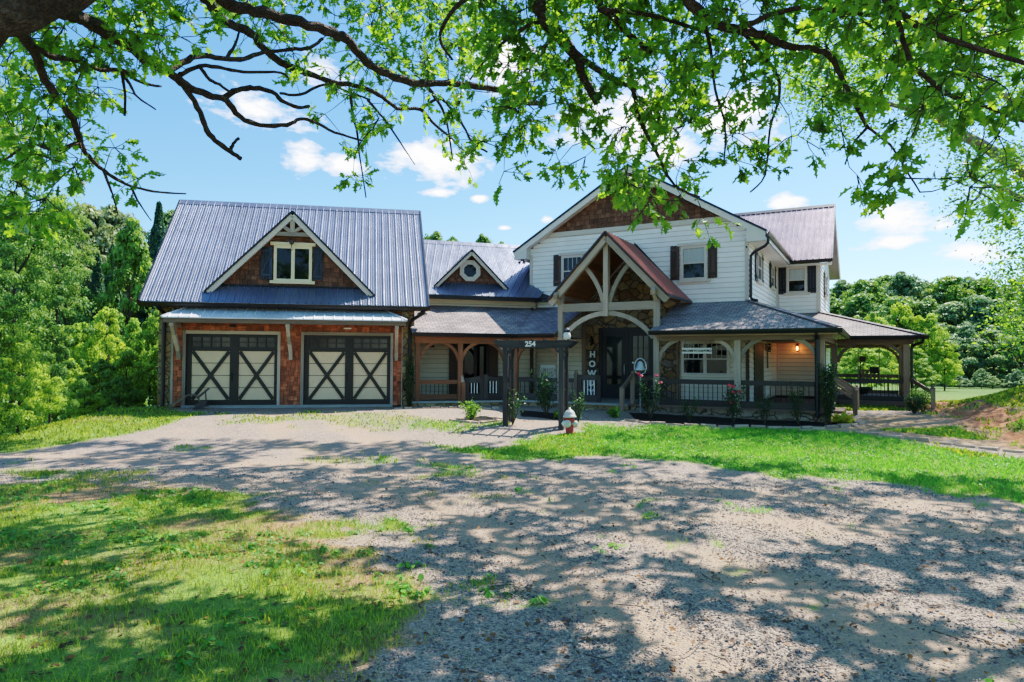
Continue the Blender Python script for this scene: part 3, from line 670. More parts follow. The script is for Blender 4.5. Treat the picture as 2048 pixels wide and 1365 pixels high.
for a, b in ((-4.78, -3.93), (-3.85, -3.0)):
    mb.box(a, a + .15, .04, .09, .12, 2.44); mb.box(b - .15, b, .04, .09, .12, 2.44); mb.box(a + .15, b - .15, .04, .09, .12, .62); mb.box(a + .15, b - .15, .04, .09, 2.25, 2.44)
    if a > -4:
        for i in (1, 2): x = a + .15 + (b - a - .3) * i / 3; mb.box(x - .012, x + .012, .068, .09, .62, 2.25)
        for j in (1, 2, 3): z = .62 + 1.63 * j / 4; mb.box(a + .15, b - .15, .068, .088, z - .012, z + .012)
fd = B(mb, 'front_door', 'shutterb')
mb = MB(R); mb.box(-4.63, -4.08, .05, .066, .62, 2.25); mb.box(-3.7, -3.15, .05, .066, .62, 2.25); B(mb, 'pane', 'glassd', fd)
mb = MB(R); mb.tube([(-3.97, .13, .95), (-3.97, .16, 1.0), (-3.97, .16, 1.25), (-3.97, .13, 1.3)], .012, 6); B(mb, 'handle', 'bell', fd)
window(R, -2.08, -.56, .98, 2.06, .02, (4, 1), .48, head=False, double=True, sill=False, label='wide double window behind the porch rail')
mb = MB(R); mb.box(-.08, .0, .02, .06, .12, 2.0); B(mb, 'corner_board', 'shutter')
mb = MB(S); mb.box(.82, 2.7, .01, .05, .12, 2.05); B(mb, 'side_door', 'darkframe')
# ---- right porch roof
hz, lz, pe = 3.31, 2.29, 2.95; pc = 2.61
mb = MB(R); mb.piece(R.u); mb.slab([(-2.22, pe, lz), (pc, pe, lz), (0, 0, hz), (-2.22, 0, hz)], .04)
B(mb, 'porch_roof', 'shingle', label='hipped shingle roof right of the entrance')
mb = MB(R); mb.piece(R.v); mb.slab([(pc, pe, lz), (pc, -3.1, lz), (0, -6.3, hz), (0, 0, hz)], .04); B(mb, 'porch_roof', 'shingle')
mb = MB(R); mb.piece(R.u); mb.slab([(pc, -3.1, lz), (4.78, -3.1, lz), (1.58, -6.3, hz), (0, -6.3, hz)], .045); mb.piece(R.v); mb.slab([(4.78, -3.1, lz), (4.78, -12.5, lz), (1.58, -9.3, hz), (1.58, -6.3, hz)], .04); mb.slab([(4.78, -12.5, lz), (1.6, -12.5, lz), (1.58, -9.3, hz)], .04)
B(mb, 'porch_roof', 'shingle', label='far shingle roof over the swing porch')
mb = MB(R); mb.beam((.0, .0, hz + .015), (pc, pe, lz + .015), .22, .025); B(mb, 'hip_cap', 'shingle'); mb = MB(R); mb.beam((1.58, -6.3, hz + .015), (4.78, -3.1, lz + .015), .22, .025); B(mb, 'hip_cap', 'shingle')
B(gutter(R, -2.24, 2.72, pe - .02, lz - .01), 'gutter', 'trimmetal'); B(gutter(R, 2.7, 4.9, -3.12, lz - .01), 'gutter', 'trimmetal')
B(gutter(S, -2.97, 3.1, pc - .01, lz - .01), 'gutter', 'gutter')
mb = MB(R)
for a, b, v in ((-2.1, 2.5, 2.55), (2.3, 4.5, -3.5)): mb.box(a, b, v - .09, v + .09, 2.0, 2.12); mb.box(a, b + .1, v + .092, v + .34, 2.12, 2.18)
mb.box(2.07, 2.25, -3.4, 2.45, 2.0, 2.12); mb.box(4.2, 4.4, -9.1, -3.6, 2.0, 2.12); mb.box(1.6, 4.2, -9.1, -8.95, 2.0, 2.12)
B(mb, 'porch_beam', 'timberm')
mb = MB(R); mb.piece(R.u); mb.box(-2.1, 2.25, .03, 2.44, 2.125, 2.14); mb.box(.05, 2.3, -6.2, .02, 2.125, 2.14); mb.box(2.31, 4.5, -9.1, -3.1, 2.125, 2.14)
mb.box(-7.3, -5.5, .03, 2.5, 2.17, 2.185)
B(mb, 'porch_ceiling', 'timberm')
mb = MB(M); mb.box(0, 4.3, -1.97, 0, 2.17, 2.185); B(mb, 'porch_ceiling', 'timberm')
post(R, .12, 2.5, .12, 2.0, .17, 'timber'); post(R, 2.2, 2.5, .0, 2.0, .17, 'timberm'); post(R, 4.3, -3.5, .1, 2.0, .18, 'timberm'); post(R, 2.2, -3.5, .1, 2.0, .18, 'timberm'); post(R, 4.3, -9, .1, 2.0, .18, 'timberm'); post(R, 4.3, -6.2, .1, 2.0, .16, 'timberm')
for u, v, s, mt_ in ((-2.14, 2.5, 1, 'timber'), (.12, 2.5, -1, 'timber'), (.12, 2.5, 1, 'timber'), (2.2, 2.5, -1, 'timber'), (2.25, -3.5, 1, 'timberm'), (4.3, -3.5, -1, 'timberm'), (4.3, -9, -1, 'timberm')):
    brace(R, u, v, s, mt_, 2.02, .62, .11, .08)
mb = MB(R); mb.tube([(2.12, 2.72, .0), (2.12, 2.66, .2), (2.12, 2.66, 2.0), (2.12, 2.9, 2.2)], .06, 8); B(mb, 'downspout', 'trimmetal')
mb = MB(R); mb.tube([(4.75, -3.0, 2.18), (4.72, -3.1, 2.05), (4.46, -3.35, 1.95), (4.44, -3.38, 1.8), (4.44, -3.38, .35), (4.52, -3.3, .2), (4.56, -3.25, -.1), (4.75, -3.0, -.14)], .045, 8); B(mb, 'downspout', 'gutter')
railing(R, -2.05, .03, 2.5, .90, .12, 'stain', 16, bot=.21); railing(R, .21, 2.11, 2.5, .90, .12, 'stain', 14, bot=.21)
railing(R, -2.72, -2.23, 2.5, .98, .14, 'stain', 4, bot=.12)
railing(R, 2.29, 4.21, -3.5, .86, .14, 'stain', 16, bot=.17)
mb = MB(R); mb.box(1.7, 4.2, -9.03, -8.98, .8, .93); mb.box(1.7, 4.2, -9.03, -8.98, .16, .3); 
for i in range(20): mb.box(1.8 + i*.12, 1.812 + i*.12, -9.01, -8.998, .3, .8)
B(mb, 'railing', 'timberm')
S3 = R.sub(4.3, -3.5, 90); mb = MB(S3); mb.box(.1, 5.4, -.03, .03, .75, .88); mb.box(.1, 5.4, -.03, .03, .14, .3)
for i in range(36): mb.box(.2 + i*.145, .212 + i*.145, -.006, .006, .3, .75)
B(mb, 'railing', 'timberm')
mb = MB(R); mb.box(1.6, 4.4, -9.2, -3.3, .06, .15); mb.box(2.33, 4.42, -3.31, -3.25, .02, .15); B(mb, 'porch_floor', 'deck')
mb = MB(R); mb.box(2.25, 4.4, -9.1, -3.42, -.45, .05); B(mb, 'stone_base', 'stonep')
# side slats beside the corner post
mb = MB(S)
for i in range(4): mb.box(-2.2 + i*.35, -2.02 + i*.35, 2.17, 2.22, .2, 1.98)
B(mb, 'slat_screen', 'shutter')
# side steps of the right porch
mb = MB(R)
for i, (u, z) in enumerate(((2.33, .02), (2.62, -.07), (2.92, -.14))): mb.box(u, u + .3, -1.3, .35, z - .14, z)
B(mb, 'side_step', 'deck')
for v in (.42,-1.4):
    mb = MB(R); mb.box(2.86, 2.98, v - .06, v + .06, -.15, .62); mb.lathe((2.92, v, .62), [(.07, 0), (.075, .03), (.03, .06), (.045, .09), (0, .12)], 8); B(mb, 'newel', 'timberm')
    mb = MB(R); mb.beam((2.9, v, .58), (2.26, v, 1.0), .05, .09); mb.beam((2.9, v, .38), (2.26, v, .78), .05, .07); B(mb, 'handrail', 'timberm')
mb = MB(R); mb.box(4.87, 4.99, -2.2, -2.08, -.1, .62); mb.lathe((4.93, -2.14, .62), [(.07, 0), (.075, .03), (.03, .06), (.045, .09), (0, .12)], 8); B(mb, 'newel', 'timberm')
mb = MB(R); mb.beam((4.4, -3.4, .88), (4.93, -2.14, .50), .05, .12); mb.beam((4.4, -3.4, .25), (4.93, -2.14, .18), .04, .09); B(mb, 'handrail', 'timberm')
# ---- entrance timber truss and its roof
TL, TR, TV, TC = -5.24, -2.15, 2.5, -3.70; ea, eb, ez, ep = -5.52, -1.75, 3.335, 5.30; ec = (ea + eb) / 2; es = (ep - ez) / (eb - ec)
mb = MB(R); metalroof(mb, (eb, 2.8, ez), (eb, .05, ez), (ec, .05, ep), (ec, 2.8, ep), .24, .03); metalroof(mb, (ea, .05, ez), (ea, 2.8, ez), (ec, 2.8, ep), (ec, .05, ep), .24, .03)
er = B(mb, 'entrance_roof', 'red')
mb = MB(R)
for s, ue in ((-1, ea), (1, eb)): mb.beam((ue, 2.81, ez - .01), (ec, 2.81, ep - .01), .03, .07)
mb.beam((eb + .02, 2.82, ez - .03), (eb + .02, .05, ez - .03), .03, .08)
mb.prism([(eb - .1, .06, ez), (eb + .1, .06, ez - .12), (ec, .06, ep + .1), (ec, .06, ep)], (0, .05, 0)); B(mb, 'rake_edge', 'trimmetal', er)
mb = MB(R)
for s, ue in ((-1, ea), (1, eb)):
    nb = 11
    for i in range(nb):
        a, b = i / nb, (i + 1) / nb - .006; P = []
        x0, x1 = ue + (ec - ue) * a, ue + (ec - ue) * b; z0_, z1_ = ez + (ep - ez) * a - .06, ez + (ep - ez) * b - .06
        mb.piece(R.v); q = [(x0, .05, z0_), (x0, 2.78, z0_), (x1, 2.78, z1_), (x1, .05, z1_)]; mb.slab(q if s > 0 else q[::-1], .02)
B(mb, 'plank_ceiling', 'ceil', er)
mb = MB(R)
for s, ue in ((-1, ea), (1, eb)): mb.beam((ue + s*-.04, 2.70, ez - .16), (ec, 2.70, ep - .17), .14, .2)
B(mb, 'rafter', 'timber')
for u in (TL + .02, TR): mb = MB(R); mb.box(u - .08, u + .08, TV - .08, TV + .08, .14, 3.5); B(mb, 'truss_post', 'timber')
mb = MB(R); mb.box(TL + .1, TR - .08, TV - .07, TV + .07, 2.93, 3.18); B(mb, 'tie_beam', 'timber')
mb = MB(R); mb.box(TC - .075, TC + .075, TV - .085, TV + .12, 2.76, 5.02); B(mb, 'king_post', 'timber')
for s in (-1, 1):
    mb = MB(R); mb.arc((TC + s*.10, TV, 3.19), (TC + s*.72, TV, 4.32), (TC + s*.26, TV, 3.85), .13, .09); B(mb, 'truss_brace', 'timber')
    mb = MB(R); mb.arc((TC + s*1.46, TV, 2.10), (TC + s*.07, TV, 2.86), (TC + s*.92, TV, 2.80), .14, .10, 12); B(mb, 'arch_brace', 'timber')
    mb = MB(R); u = TL if s < 0 else TR; mb.box(u - .07, u + .07, .1, 2.9, 3.32, 3.46); B(mb, 'side_beam', 'timberm')
    mb = MB(R); mb.beam((u + .0, 2.95, 3.66) if False else (u, 2.86, 3.50), (u, 2.56, 3.2), .12, .12); B(mb, 'bracket', 'timber')
# newels at the entry steps
for u in (-4.70, -2.88):
    mb = MB(R); mb.box(u - .055, u + .055, 2.45, 2.56, .14, 1.0); mb.lathe((u, 2.5, 1.0), [(.07, 0), (.075, .03), (.04, .05), (.06, .07), (.05, .11), (0, .13)], 8); B(mb, 'newel', 'timberm')
mb = MB(R); mb.box(-3.07, -2.95, 3.0, 3.12, -.15, .62); mb.lathe((-3.01, 3.06, .62), [(.075, 0), (.08, .03), (.05, .06), (0, .08)], 8); B(mb, 'newel', 'timberm')
mb = MB(R); mb.beam((-3.0, 3.06, .62), (-2.88, 2.54, 1.0), .06, .1); B(mb, 'handrail', 'timberm')
# ------------------------------------------------------------------ camera model
F_, CX_, CY_, H_ = 1320., 1024., 682.5, 1.42
pitch, roll = atan(38 / F_), radians(.34)
fwd = Vector((0, cos(pitch), sin(pitch))); up0 = Vector((0, -sin(pitch), cos(pitch))); r0 = Vector((1, 0, 0))
cr = r0 * cos(roll) + up0 * sin(roll); cu = -r0 * sin(roll) + up0 * cos(roll); CAM = Vector((0, 0, H_))
def at(px, py, Y):
    d = fwd + cr * ((px - CX_) / F_) - cu * ((py - CY_) / F_); return CAM + d * (Y / d.y)
cam = bpy.data.cameras.new('camera'); co = bpy.data.objects.new('camera', cam); C.objects.link(co)
co.matrix_world = Matrix(((cr.x, cu.x, -fwd.x, 0), (cr.y, cu.y, -fwd.y, 0), (cr.z, cu.z, -fwd.z, H_), (0, 0, 0, 1)))
cam.sensor_width = 36; cam.lens = 36 * F_ / 2048; cam.clip_end = 3000; cam.clip_start = .1
bpy.context.scene.camera = co

# ------------------------------------------------------------------ ground
def ss(a, b, x): t = np.clip((np.asarray(x, float) - a) / (b - a), 0, 1); return t * t * (3 - 2 * t)
def gz_(x, y):
    x = np.asarray(x, float); y = np.asarray(y, float)
    z = -.5 + .05*ss(8, 13, y) + .41*ss(12.5, 19.5, y) - .5*ss(28, 50, y)
    xe = -10.9 - np.maximum(0, 14.5 - y)*.15 + np.where(y < 26, np.maximum(0, y - 19)*.05, .35)
    d = np.maximum(0, xe - x); z = z - 4.2*(1 - np.exp(-.42*d*d/(d + 1.2)/4.2))
    xf = 10.9 + (y - 14.1)*.25; d = np.maximum(0, x - xf)
    return z + np.minimum(1.5, .42*d*d/(d + .6))*(1 - ss(17.5, 24, y))*ss(3, 9, y)
def gzs(x, y): return float(gz_(x, y))
# cheap smooth value noise
_T = rng.random((64, 64))
def vn(x, y, s):
    x = np.asarray(x) * s; y = np.asarray(y) * s; xi = np.floor(x).astype(int); yi = np.floor(y).astype(int); fx = x - xi; fy = y - yi
    fx = fx*fx*(3-2*fx); fy = fy*fy*(3-2*fy); g = lambda a, b: _T[a % 64, b % 64]
    return (g(xi, yi)*(1-fx) + g(xi+1, yi)*fx)*(1-fy) + (g(xi, yi+1)*(1-fx) + g(xi+1, yi+1)*fx)*fy
def fbm(x, y, s): return .5*vn(x, y, s) + .3*vn(x + 9.3, y + 4.1, s*2.1) + .2*vn(x + 3.7, y + 8.8, s*4.3)
def sdist(px, py, poly):
    px = np.asarray(px, float); py = np.asarray(py, float); d = np.full(px.shape, 1e9); ins = np.zeros(px.shape, bool); n = len(poly)
    for i in range(n):
        (x1, y1), (x2, y2) = poly[i], poly[(i+1) % n]; ex, ey = x2-x1, y2-y1; t = np.clip(((px-x1)*ex + (py-y1)*ey)/(ex*ex+ey*ey+1e-12), 0, 1)
        d = np.minimum(d, np.hypot(px - x1 - t*ex, py - y1 - t*ey))
        c = ((y1 > py) != (y2 > py)); xi = (x2-x1)*(py-y1)/((y2-y1) if y2 != y1 else 1e-9) + x1; ins ^= c & (px < xi)
    return np.where(ins, d, -d)
LAWN = [(-1.83, 14.02), (-.24, 13.9), (.43, 15.2), (1.25, 15.46), (1.72, 16.61), (4.7, 16.51), (7.03, 16.13), (8.01, 15.68), (8.73, 14.88), (9.55, 13.66), (10.19, 12.54), (15, 9.5), (11, 8.0), (7.3, 9.0), (6.46, 9.78), (5.35, 10.48), (4.07, 11.3), (3.03, 12.28), (1.77, 13.22), (.75, 12.78), (-.21, 12.58)]
LEFT = [(-14, 11.0), (-11, 11.04), (-7.85, 10.2), (-6.65, 10.12), (-4.96, 9.8), (-3.54, 9.02), (-2.6, 8.2), (-1.71, 7.08), (-.99, 5.96), (-.73, 5.14), (-.74, 4.52), (-.99, 4.16), (-1.2, 3.5), (-3, 1), (-16, 0)]
STRIP = [(-40, 8), (-11, 12.5), (-10.01, 12.98), (-8.98, 14.46), (-8.34, 16.41), (-8.43, 18.19), (-9.92, 18.9), (-10.2, 30), (-40, 30)]
PATCH = [(-8.29, 18.19), (-4.54, 18.59), (-.31, 17.67), (-.15, 15.3), (-1.36, 14.7), (-3.85, 15.8), (-7.07, 16.33)]
BED = [(3.34, 18.9), (3.27, 17.17), (4.74, 16.63), (6.52, 16.37), (7.83, 16.27), (8.79, 16.69), (9.09, 17.77), (8.5, 18.6), (7.9, 17.1)]
BEDL = [(.2, 19.3), (.3, 17.8), (1.27, 17.33), (1.9, 18.2)]
BEDS = [(-1.59, 17.07), (-.79, 16.67), (-.3, 17.11), (-.84, 17.65), (-1.51, 17.63)]
def masks(x, y, full=False):
    n1 = fbm(x, y, .9); n2 = fbm(x + 31, y, 2.6); nn = (n1 - .5)*.9 + (n2 - .5)*.7
    def m(poly, w=.5, k=.8): return np.clip(.5 + sdist(x, y, poly)/w + nn*k, 0, 1)
    far = np.where((y > 19.3) & (x > 8.3), ss(19.3, 20.5, y), 0) + np.where((y > 30) | (x < -11.5) , 1, 0)
    g = np.maximum.reduce([m(LAWN, 1.0, 1.1), m(LEFT, 1.7, 1.9) * np.clip(1.1 - ss(.47, .62, fbm(x + 5, y, .8))*.55, 0, 1), m(STRIP, .7), .5*m(PATCH, 1.5, 2.2), np.clip(far, 0, 1)])
    g = np.maximum(g, .62*ss(.6, .74, n2)*(y < 12)*ss(.42, .6, n1)); g = np.maximum(g, .8*m([(8.9, 16.15), (11.9, 16.7), (12.0, 15.7), (11.2, 14.9), (10.3, 15.1)], .4, .8)); g = np.maximum(g, .5*ss(.55, .7, n1)*ss(8, 10, y)*(y < 14.5)*(x < 0))
    xf = 10.9 + (y - 14.1)*.25; dm = x - xf
    mound = (dm > -.4) & (y > 10) & (y < 26)
    clay = np.where(mound, np.clip((dm + .5)*1.2, 0, 1)*(1 - ss(1.2, 2.4, dm + nn*1.6)), 0)
    g = np.where(mound, np.clip(ss(.9, 1.9, dm + nn*1.8) + .5*ss(.5, .6, n2), 0, 1), g)
    dirt = np.maximum(m(LEFT, .9, 1.2), .58*m([(2, 17.6), (9, 17.1), (9.2, 18.6), (12.6, 19), (11.4, 14.8), (10.9, 13.2), (8, 15.9), (5, 16.5)], .8, .8))
    mu = np.maximum.reduce([m(BED, .25, .3), m(BEDL, .3, .3), .8*m(BEDS, .3, .3)])
    return (g*(1 - mu), clay, mu, dirt) if full else (g*(1 - mu), clay, mu)
inner = np.arange(-24, 26.01, .17); step = np.cumsum(.3 * 1.16 ** np.arange(1, 38)); xs = np.concatenate([(-24 - step)[::-1], inner, 26 + step])
iy = np.arange(-6, 30.01, .15); ys = np.concatenate([(-6 - step[:24])[::-1], iy, 30 + step])
X, Y = np.meshgrid(xs, ys, indexing='ij'); Xf, Yf = X.ravel(), Y.ravel(); Zf = gz_(Xf, Yf)
gr_, cl_, mu_, dt_ = masks(Xf, Yf, True)
def track(x, y):
    r = np.zeros(np.shape(x))
    for path in ([(3.2, -4), (2.2, 4), (.4, 8), (-2.2, 12), (-4.6, 15.5), (-6.3, 19.4)], [(-16, 12.9), (-9, 12), (-3, 10.6), (4, 8.6), (14, 7.2)]):
        for off in (-.78, .78):
            d = np.full(np.shape(x), 9.)
            for (x1, y1), (x2, y2) in zip(path, path[1:]):
                l = hypot(x2-x1, y2-y1); nx_, ny_ = -(y2-y1)/l*off, (x2-x1)/l*off; ax, ay, bx_, by_ = x1+nx_, y1+ny_, x2+nx_, y2+ny_; t_ = np.clip(((x-ax)*(bx_-ax)+(y-ay)*(by_-ay))/l/l, 0, 1); d = np.minimum(d, np.hypot(x-ax-t_*(bx_-ax), y-ay-t_*(by_-ay)))
            r = np.maximum(r, np.exp(-(d/.38)**2))
    return r
tk_ = track(Xf, Yf)
fine = (np.abs(Xf) < 30) & (Yf < 32)
Zf = Zf + np.where(fine, (fbm(Xf, Yf, .5) - .5)*.07 + (fbm(Xf, Yf, 2.2) - .5)*.025 - tk_*.02 + cl_*(fbm(Xf, Yf, 1.7) - .5)*.35, 0)
nx, ny = len(xs), len(ys); idx = np.arange(nx*ny).reshape(nx, ny)
Q = np.stack([idx[:-1, :-1], idx[1:, :-1], idx[1:, 1:], idx[:-1, 1:]], -1).reshape(-1, 4)

t = NT('ground_surface'); p = t.pos()
ga, ca, ma = t.attr('grass'), t.attr('clay'), t.attr('mulch')
peb = t.n('ShaderNodeTexVoronoi', 1, i_Vector=p, i_Scale=60., feature='F1'); pebc = t.n('ShaderNodeSeparateColor', 0, i_0=peb)
ped = t.n('ShaderNodeTexVoronoi', 0, i_Vector=p, i_Scale=60., feature='F1')
n1 = t.noise(p, .55, 6, .6); n2 = t.noise(p, 5, 6, .65); n3 = t.noise(p, 60, 3, .6)
grav = t.ramp(pebc, [(0, (.12, .10, .09)), (.35, (.30, .24, .20)), (.75, (.42, .325, .27)), (1, (.56, .45, .38))])
dirt = t.ramp(n3, [(.3, (.34, .235, .165)), (.7, (.54, .395, .29))])
gm = t.math('ADD', t.math('MULTIPLY', n1, .62), t.math('MULTIPLY', n2, .38))
gm2 = t.math('ADD', t.math('MULTIPLY', t.attr('track'), .22), gm); base = t.mix(t.ramp(gm2, [(.48, (.05,)*3), (.68, (.85,)*3)]), grav, dirt)
da = t.ramp(t.math('ADD', t.attr('dirt'), t.math('MULTIPLY', t.math('SUBTRACT', n2, .5), .9)), [(.35, (0,)*3), (.65, (1,)*3)]); thatch = t.ramp(t.math('ADD', t.math('MULTIPLY', n3, .6), t.math('MULTIPLY', n2, .4)), [(.3, (.14, .085, .045)), (.5, (.38, .23, .12)), (.7, (.56, .39, .20))]); base = t.mix(da, base, thatch)
gcol = t.ramp(t.math('ADD', t.math('MULTIPLY', n2, .5), t.math('MULTIPLY', n3, .5)), [(.3, (.08, .13, .025)), (.52, (.18, .29, .05)), (.7, (.32, .38, .11))])
gcol = t.mix(t.ramp(n1, [(.5, (0,)*3), (.66, (.75,)*3)]), gcol, t.mix(n3, (.20, .15, .06), (.36, .27, .13)))
sy_ = t.n('ShaderNodeSeparateXYZ', 1, i_0=p); gcol = t.mix(t.n('ShaderNodeMapRange', 0, i_0=sy_, i_1=22., i_2=34.), gcol, t.mix(n2, (.055, .12, .02), (.16, .25, .05)))
gmask = t.ramp(t.math('ADD', ga, t.math('MULTIPLY', t.math('SUBTRACT', n2, .5), 1.1)), [(.34, (0,)*3), (.72, (1,)*3)])
base = t.mix(gmask, base, gcol)
clay = t.ramp(t.math('ADD', t.math('MULTIPLY', n2, .6), t.math('MULTIPLY', n3, .4)), [(.3, (.16, .07, .035)), (.5, (.46, .18, .085)), (.7, (.66, .38, .21))])
base = t.mix(t.math('MULTIPLY', ca, t.math('SUBTRACT', 1., t.math('MULTIPLY', gmask, .8))), base, clay)
base = t.mix(t.ramp(t.math('ADD', ma, t.math('MULTIPLY', t.math('SUBTRACT', n2, .5), .5)), [(.42, (0,)*3), (.55, (1,)*3)]), base, t.ramp(n3, [(.3, (.008, .007, .006)), (.7, (.045, .035, .03))]))
lr = t.noise(p, 22, 5, .7); base = t.mix(t.ramp(lr, [(.66, (0,)*3), (.72, (.8,)*3)]), base, (.07, .045, .03))
hh = t.math('ADD', t.math('MULTIPLY', t.math('SUBTRACT', 1., ped), .6), t.math('MULTIPLY', n3, .7))
MT['ground'] = t.out(t.bsdf(base, .9, 0, hh, .85, .03, spec=.25))
nfx = Xf[Q].mean(1); nfy = Yf[Q].mean(1); gq = gr_[Q].mean(1); cq = cl_[Q].mean(1)
drive = (gq < .5) & (cq < .3) & (nfx > -13) & (nfx < 18) & (nfy > -6) & (nfy < 20)
def sub(mask, name, **k):
    q = Q[mask]; u, inv = np.unique(q.ravel(), return_inverse=True)
    return npmesh(name, np.stack([Xf, Yf, Zf], 1)[u], inv.reshape(-1, 4), MT['ground'], smooth=True, attrs=dict(track=tk_[u], dirt=dt_[u], grass=gr_[u], clay=cl_[u], mulch=mu_[u]), kind='structure', **k)
bank = (~drive) & (cq > .3)
sub(drive, 'gravel_driveway'); sub(bank, 'clay_bank'); sub(~drive & ~bank, 'ground')
def gh(x, y): return gz_(x, y) + (fbm(x, y, .5) - .5)*.07 + (fbm(x, y, 2.2) - .5)*.025 + masks(x, y)[1]*(fbm(x, y, 1.7) - .5)*.35
def ghs(x, y): return float(gh(np.array([x]), np.array([y]))[0])

# grass, weeds, stones
MT['grass'] = m_leaf('grass_blades', (.19, .31, .04), (.46, .58, .07), .6, .35, .6)
MT['drygrass'] = m_leaf('dry_grass_blades', (.50, .38, .17), (.42, .31, .12), .4, .3, .7)
MT['lawn'] = m_leaf('lawn_blades', (.13, .42, .045), (.26, .70, .07), .45, .35, .6)
MT['weed'] = m_leaf('weed_leaves', (.10, .30, .05), (.22, .48, .06), .4, .35, .5)
def frustum(x, y, m=1.5): return (np.abs(x) < y*.79 + m + .6) & (y > 2.6)
def blades(name, N, xr, yr, thr, h, w, mat, wfun=None, keep=lambda x, y, g: np.ones(len(x), bool), **k):
    x = rng.uniform(*xr, N); y = rng.uniform(*yr, N); g, c, m = masks(x, y); ok = (rng.random(N) < np.clip((g - thr)/(1 - thr)*1.3, 0, 1)) & frustum(x, y) & keep(x, y, g)
    x, y = x[ok], y[ok]; n = len(x); P = np.stack([x, y, gh(x, y) - .004], 1); sc = 1 + .12*np.maximum(0, y - 8) if wfun is None else wfun(y)
    H = rng.uniform(h*.5, h*1.4, n)*(.6 + .8*fbm(x, y, 1.1)); W = rng.uniform(w*.7, w*1.3, n)*sc
    a = rng.uniform(0, 2*pi, n); dx, dy = np.cos(a), np.sin(a); b = rng.uniform(.1, .9, n)*H; la = rng.uniform(0, 2*pi, n)
    o = np.stack([dx, dy, dx*0], 1)*W[:, None]/2; l = np.stack([np.cos(la), np.sin(la), la*0], 1)*b[:, None]; u = np.zeros((n, 3)); u[:, 2] = H
    V = np.stack([P - o, P + o, P + o*.7 + l*.35 + u*.6, P - o*.7 + l*.35 + u*.6, P + l + u*.95], 1).reshape(-1, 3)
    i = np.arange(n)*5; Fq = np.concatenate([np.stack([i, i+1, i+2], 1), np.stack([i, i+2, i+3], 1), np.stack([i+3, i+2, i+4], 1)])
    return npmesh(name, V, Fq, MT[mat], np.repeat(rng.random(n), 5), kind='stuff', **k)
blades('grass', 150000, (-12, 0), (2.6, 11), .25, .055, .007, 'grass', keep=lambda x, y, g: (.6*fbm(x, y, .9) + .4*fbm(x, y, 2.7) > .47) | (rng.random(len(x)) < .2), label='patchy grass and weeds in the dappled shade left of the gravel')
blades('dry_grass', 130000, (-12, 0), (2.6, 11), .05, .04, .005, 'drygrass', keep=lambda x, y, g: (fbm(x + 5, y, .8) > .47), label='straw coloured dry grass among the green')
blades('lawn_grass', 150000, (-2.5, 16), (7.5, 17), .35, .05, .010, 'lawn', label='bright green lawn before the porch')
blades('grass_tufts', 42000, (-14, 2), (11.5, 19.3), .3, .06, .012, 'grass', label='thin sunlit grass before the garage and on the verge')
blades('bank_grass', 70000, (9, 22), (13, 24), .3, .07, .018, 'grass', label='grass growing on the clay bank')
blades('driveway_grass', 26000, (-3, 12), (2.6, 11), .2, .05, .006, 'grass', keep=lambda x, y, g: rng.random(len(x)) < .8, label='sparse grass tufts in the gravel')
def weeds(name, N, xr, yr, thr, size, label):
    x = rng.uniform(*xr, N); y = rng.uniform(*yr, N); g, c, m = masks(x, y); ok = (g > thr) & frustum(x, y) & (fbm(x + 50, y, .9) > .46); x, y = x[ok], y[ok]; n = len(x); k = 7
    X_ = np.repeat(x, k); Y_ = np.repeat(y, k); a = rng.uniform(0, 2*pi, n*k); r = rng.uniform(.2, 1, n*k)*size*np.repeat(rng.uniform(.6, 1.5, n), k)
    P = np.stack([X_ + np.cos(a)*r*.4, Y_ + np.sin(a)*r*.4, gh(X_, Y_) + rng.uniform(.008, .05, n*k)], 1)
    z = np.stack([np.cos(a)*.5, np.sin(a)*.5, np.ones(n*k)], 1) + rng.normal(size=(n*k, 3))*.25; z /= np.linalg.norm(z, axis=1, keepdims=True)
    xd = np.stack([np.cos(a), np.sin(a), np.zeros(n*k)], 1); xd -= z*(z*xd).sum(1, keepdims=True); xd /= np.linalg.norm(xd, axis=1, keepdims=True); R_ = np.stack([xd, np.cross(z, xd), z], 2)
    TV = [(0, 0, 0), (.35, .28, .06), (.75, .25, .05), (1, 0, -.03), (.75, -.25, .05), (.35, -.28, .06), (.5, 0, 0)]; TF = [(0, 6, 1), (1, 6, 2), (2, 6, 3), (3, 6, 4), (4, 6, 5), (5, 6, 0)]
    V, Fq, T = scatter(TV, TF, P, R_, rng.uniform(.5, 1.2, n*k)*size, rng.random(n*k)); return npmesh(name, V, Fq, MT['weed'], T, kind='stuff', label=label)
weeds('weeds', 5200, (-11, .2), (2.6, 10), .45, .055, 'broad leaved weeds creeping through the left grass'); weeds('clover', 9000, (-2, 13), (8, 16.7), .5, .045, 'clover and ground cover in the bright green lawn')
weeds('plantain', 400, (-1, 6), (2.8, 7), .12, .08, 'small weeds rooted in the gravel')
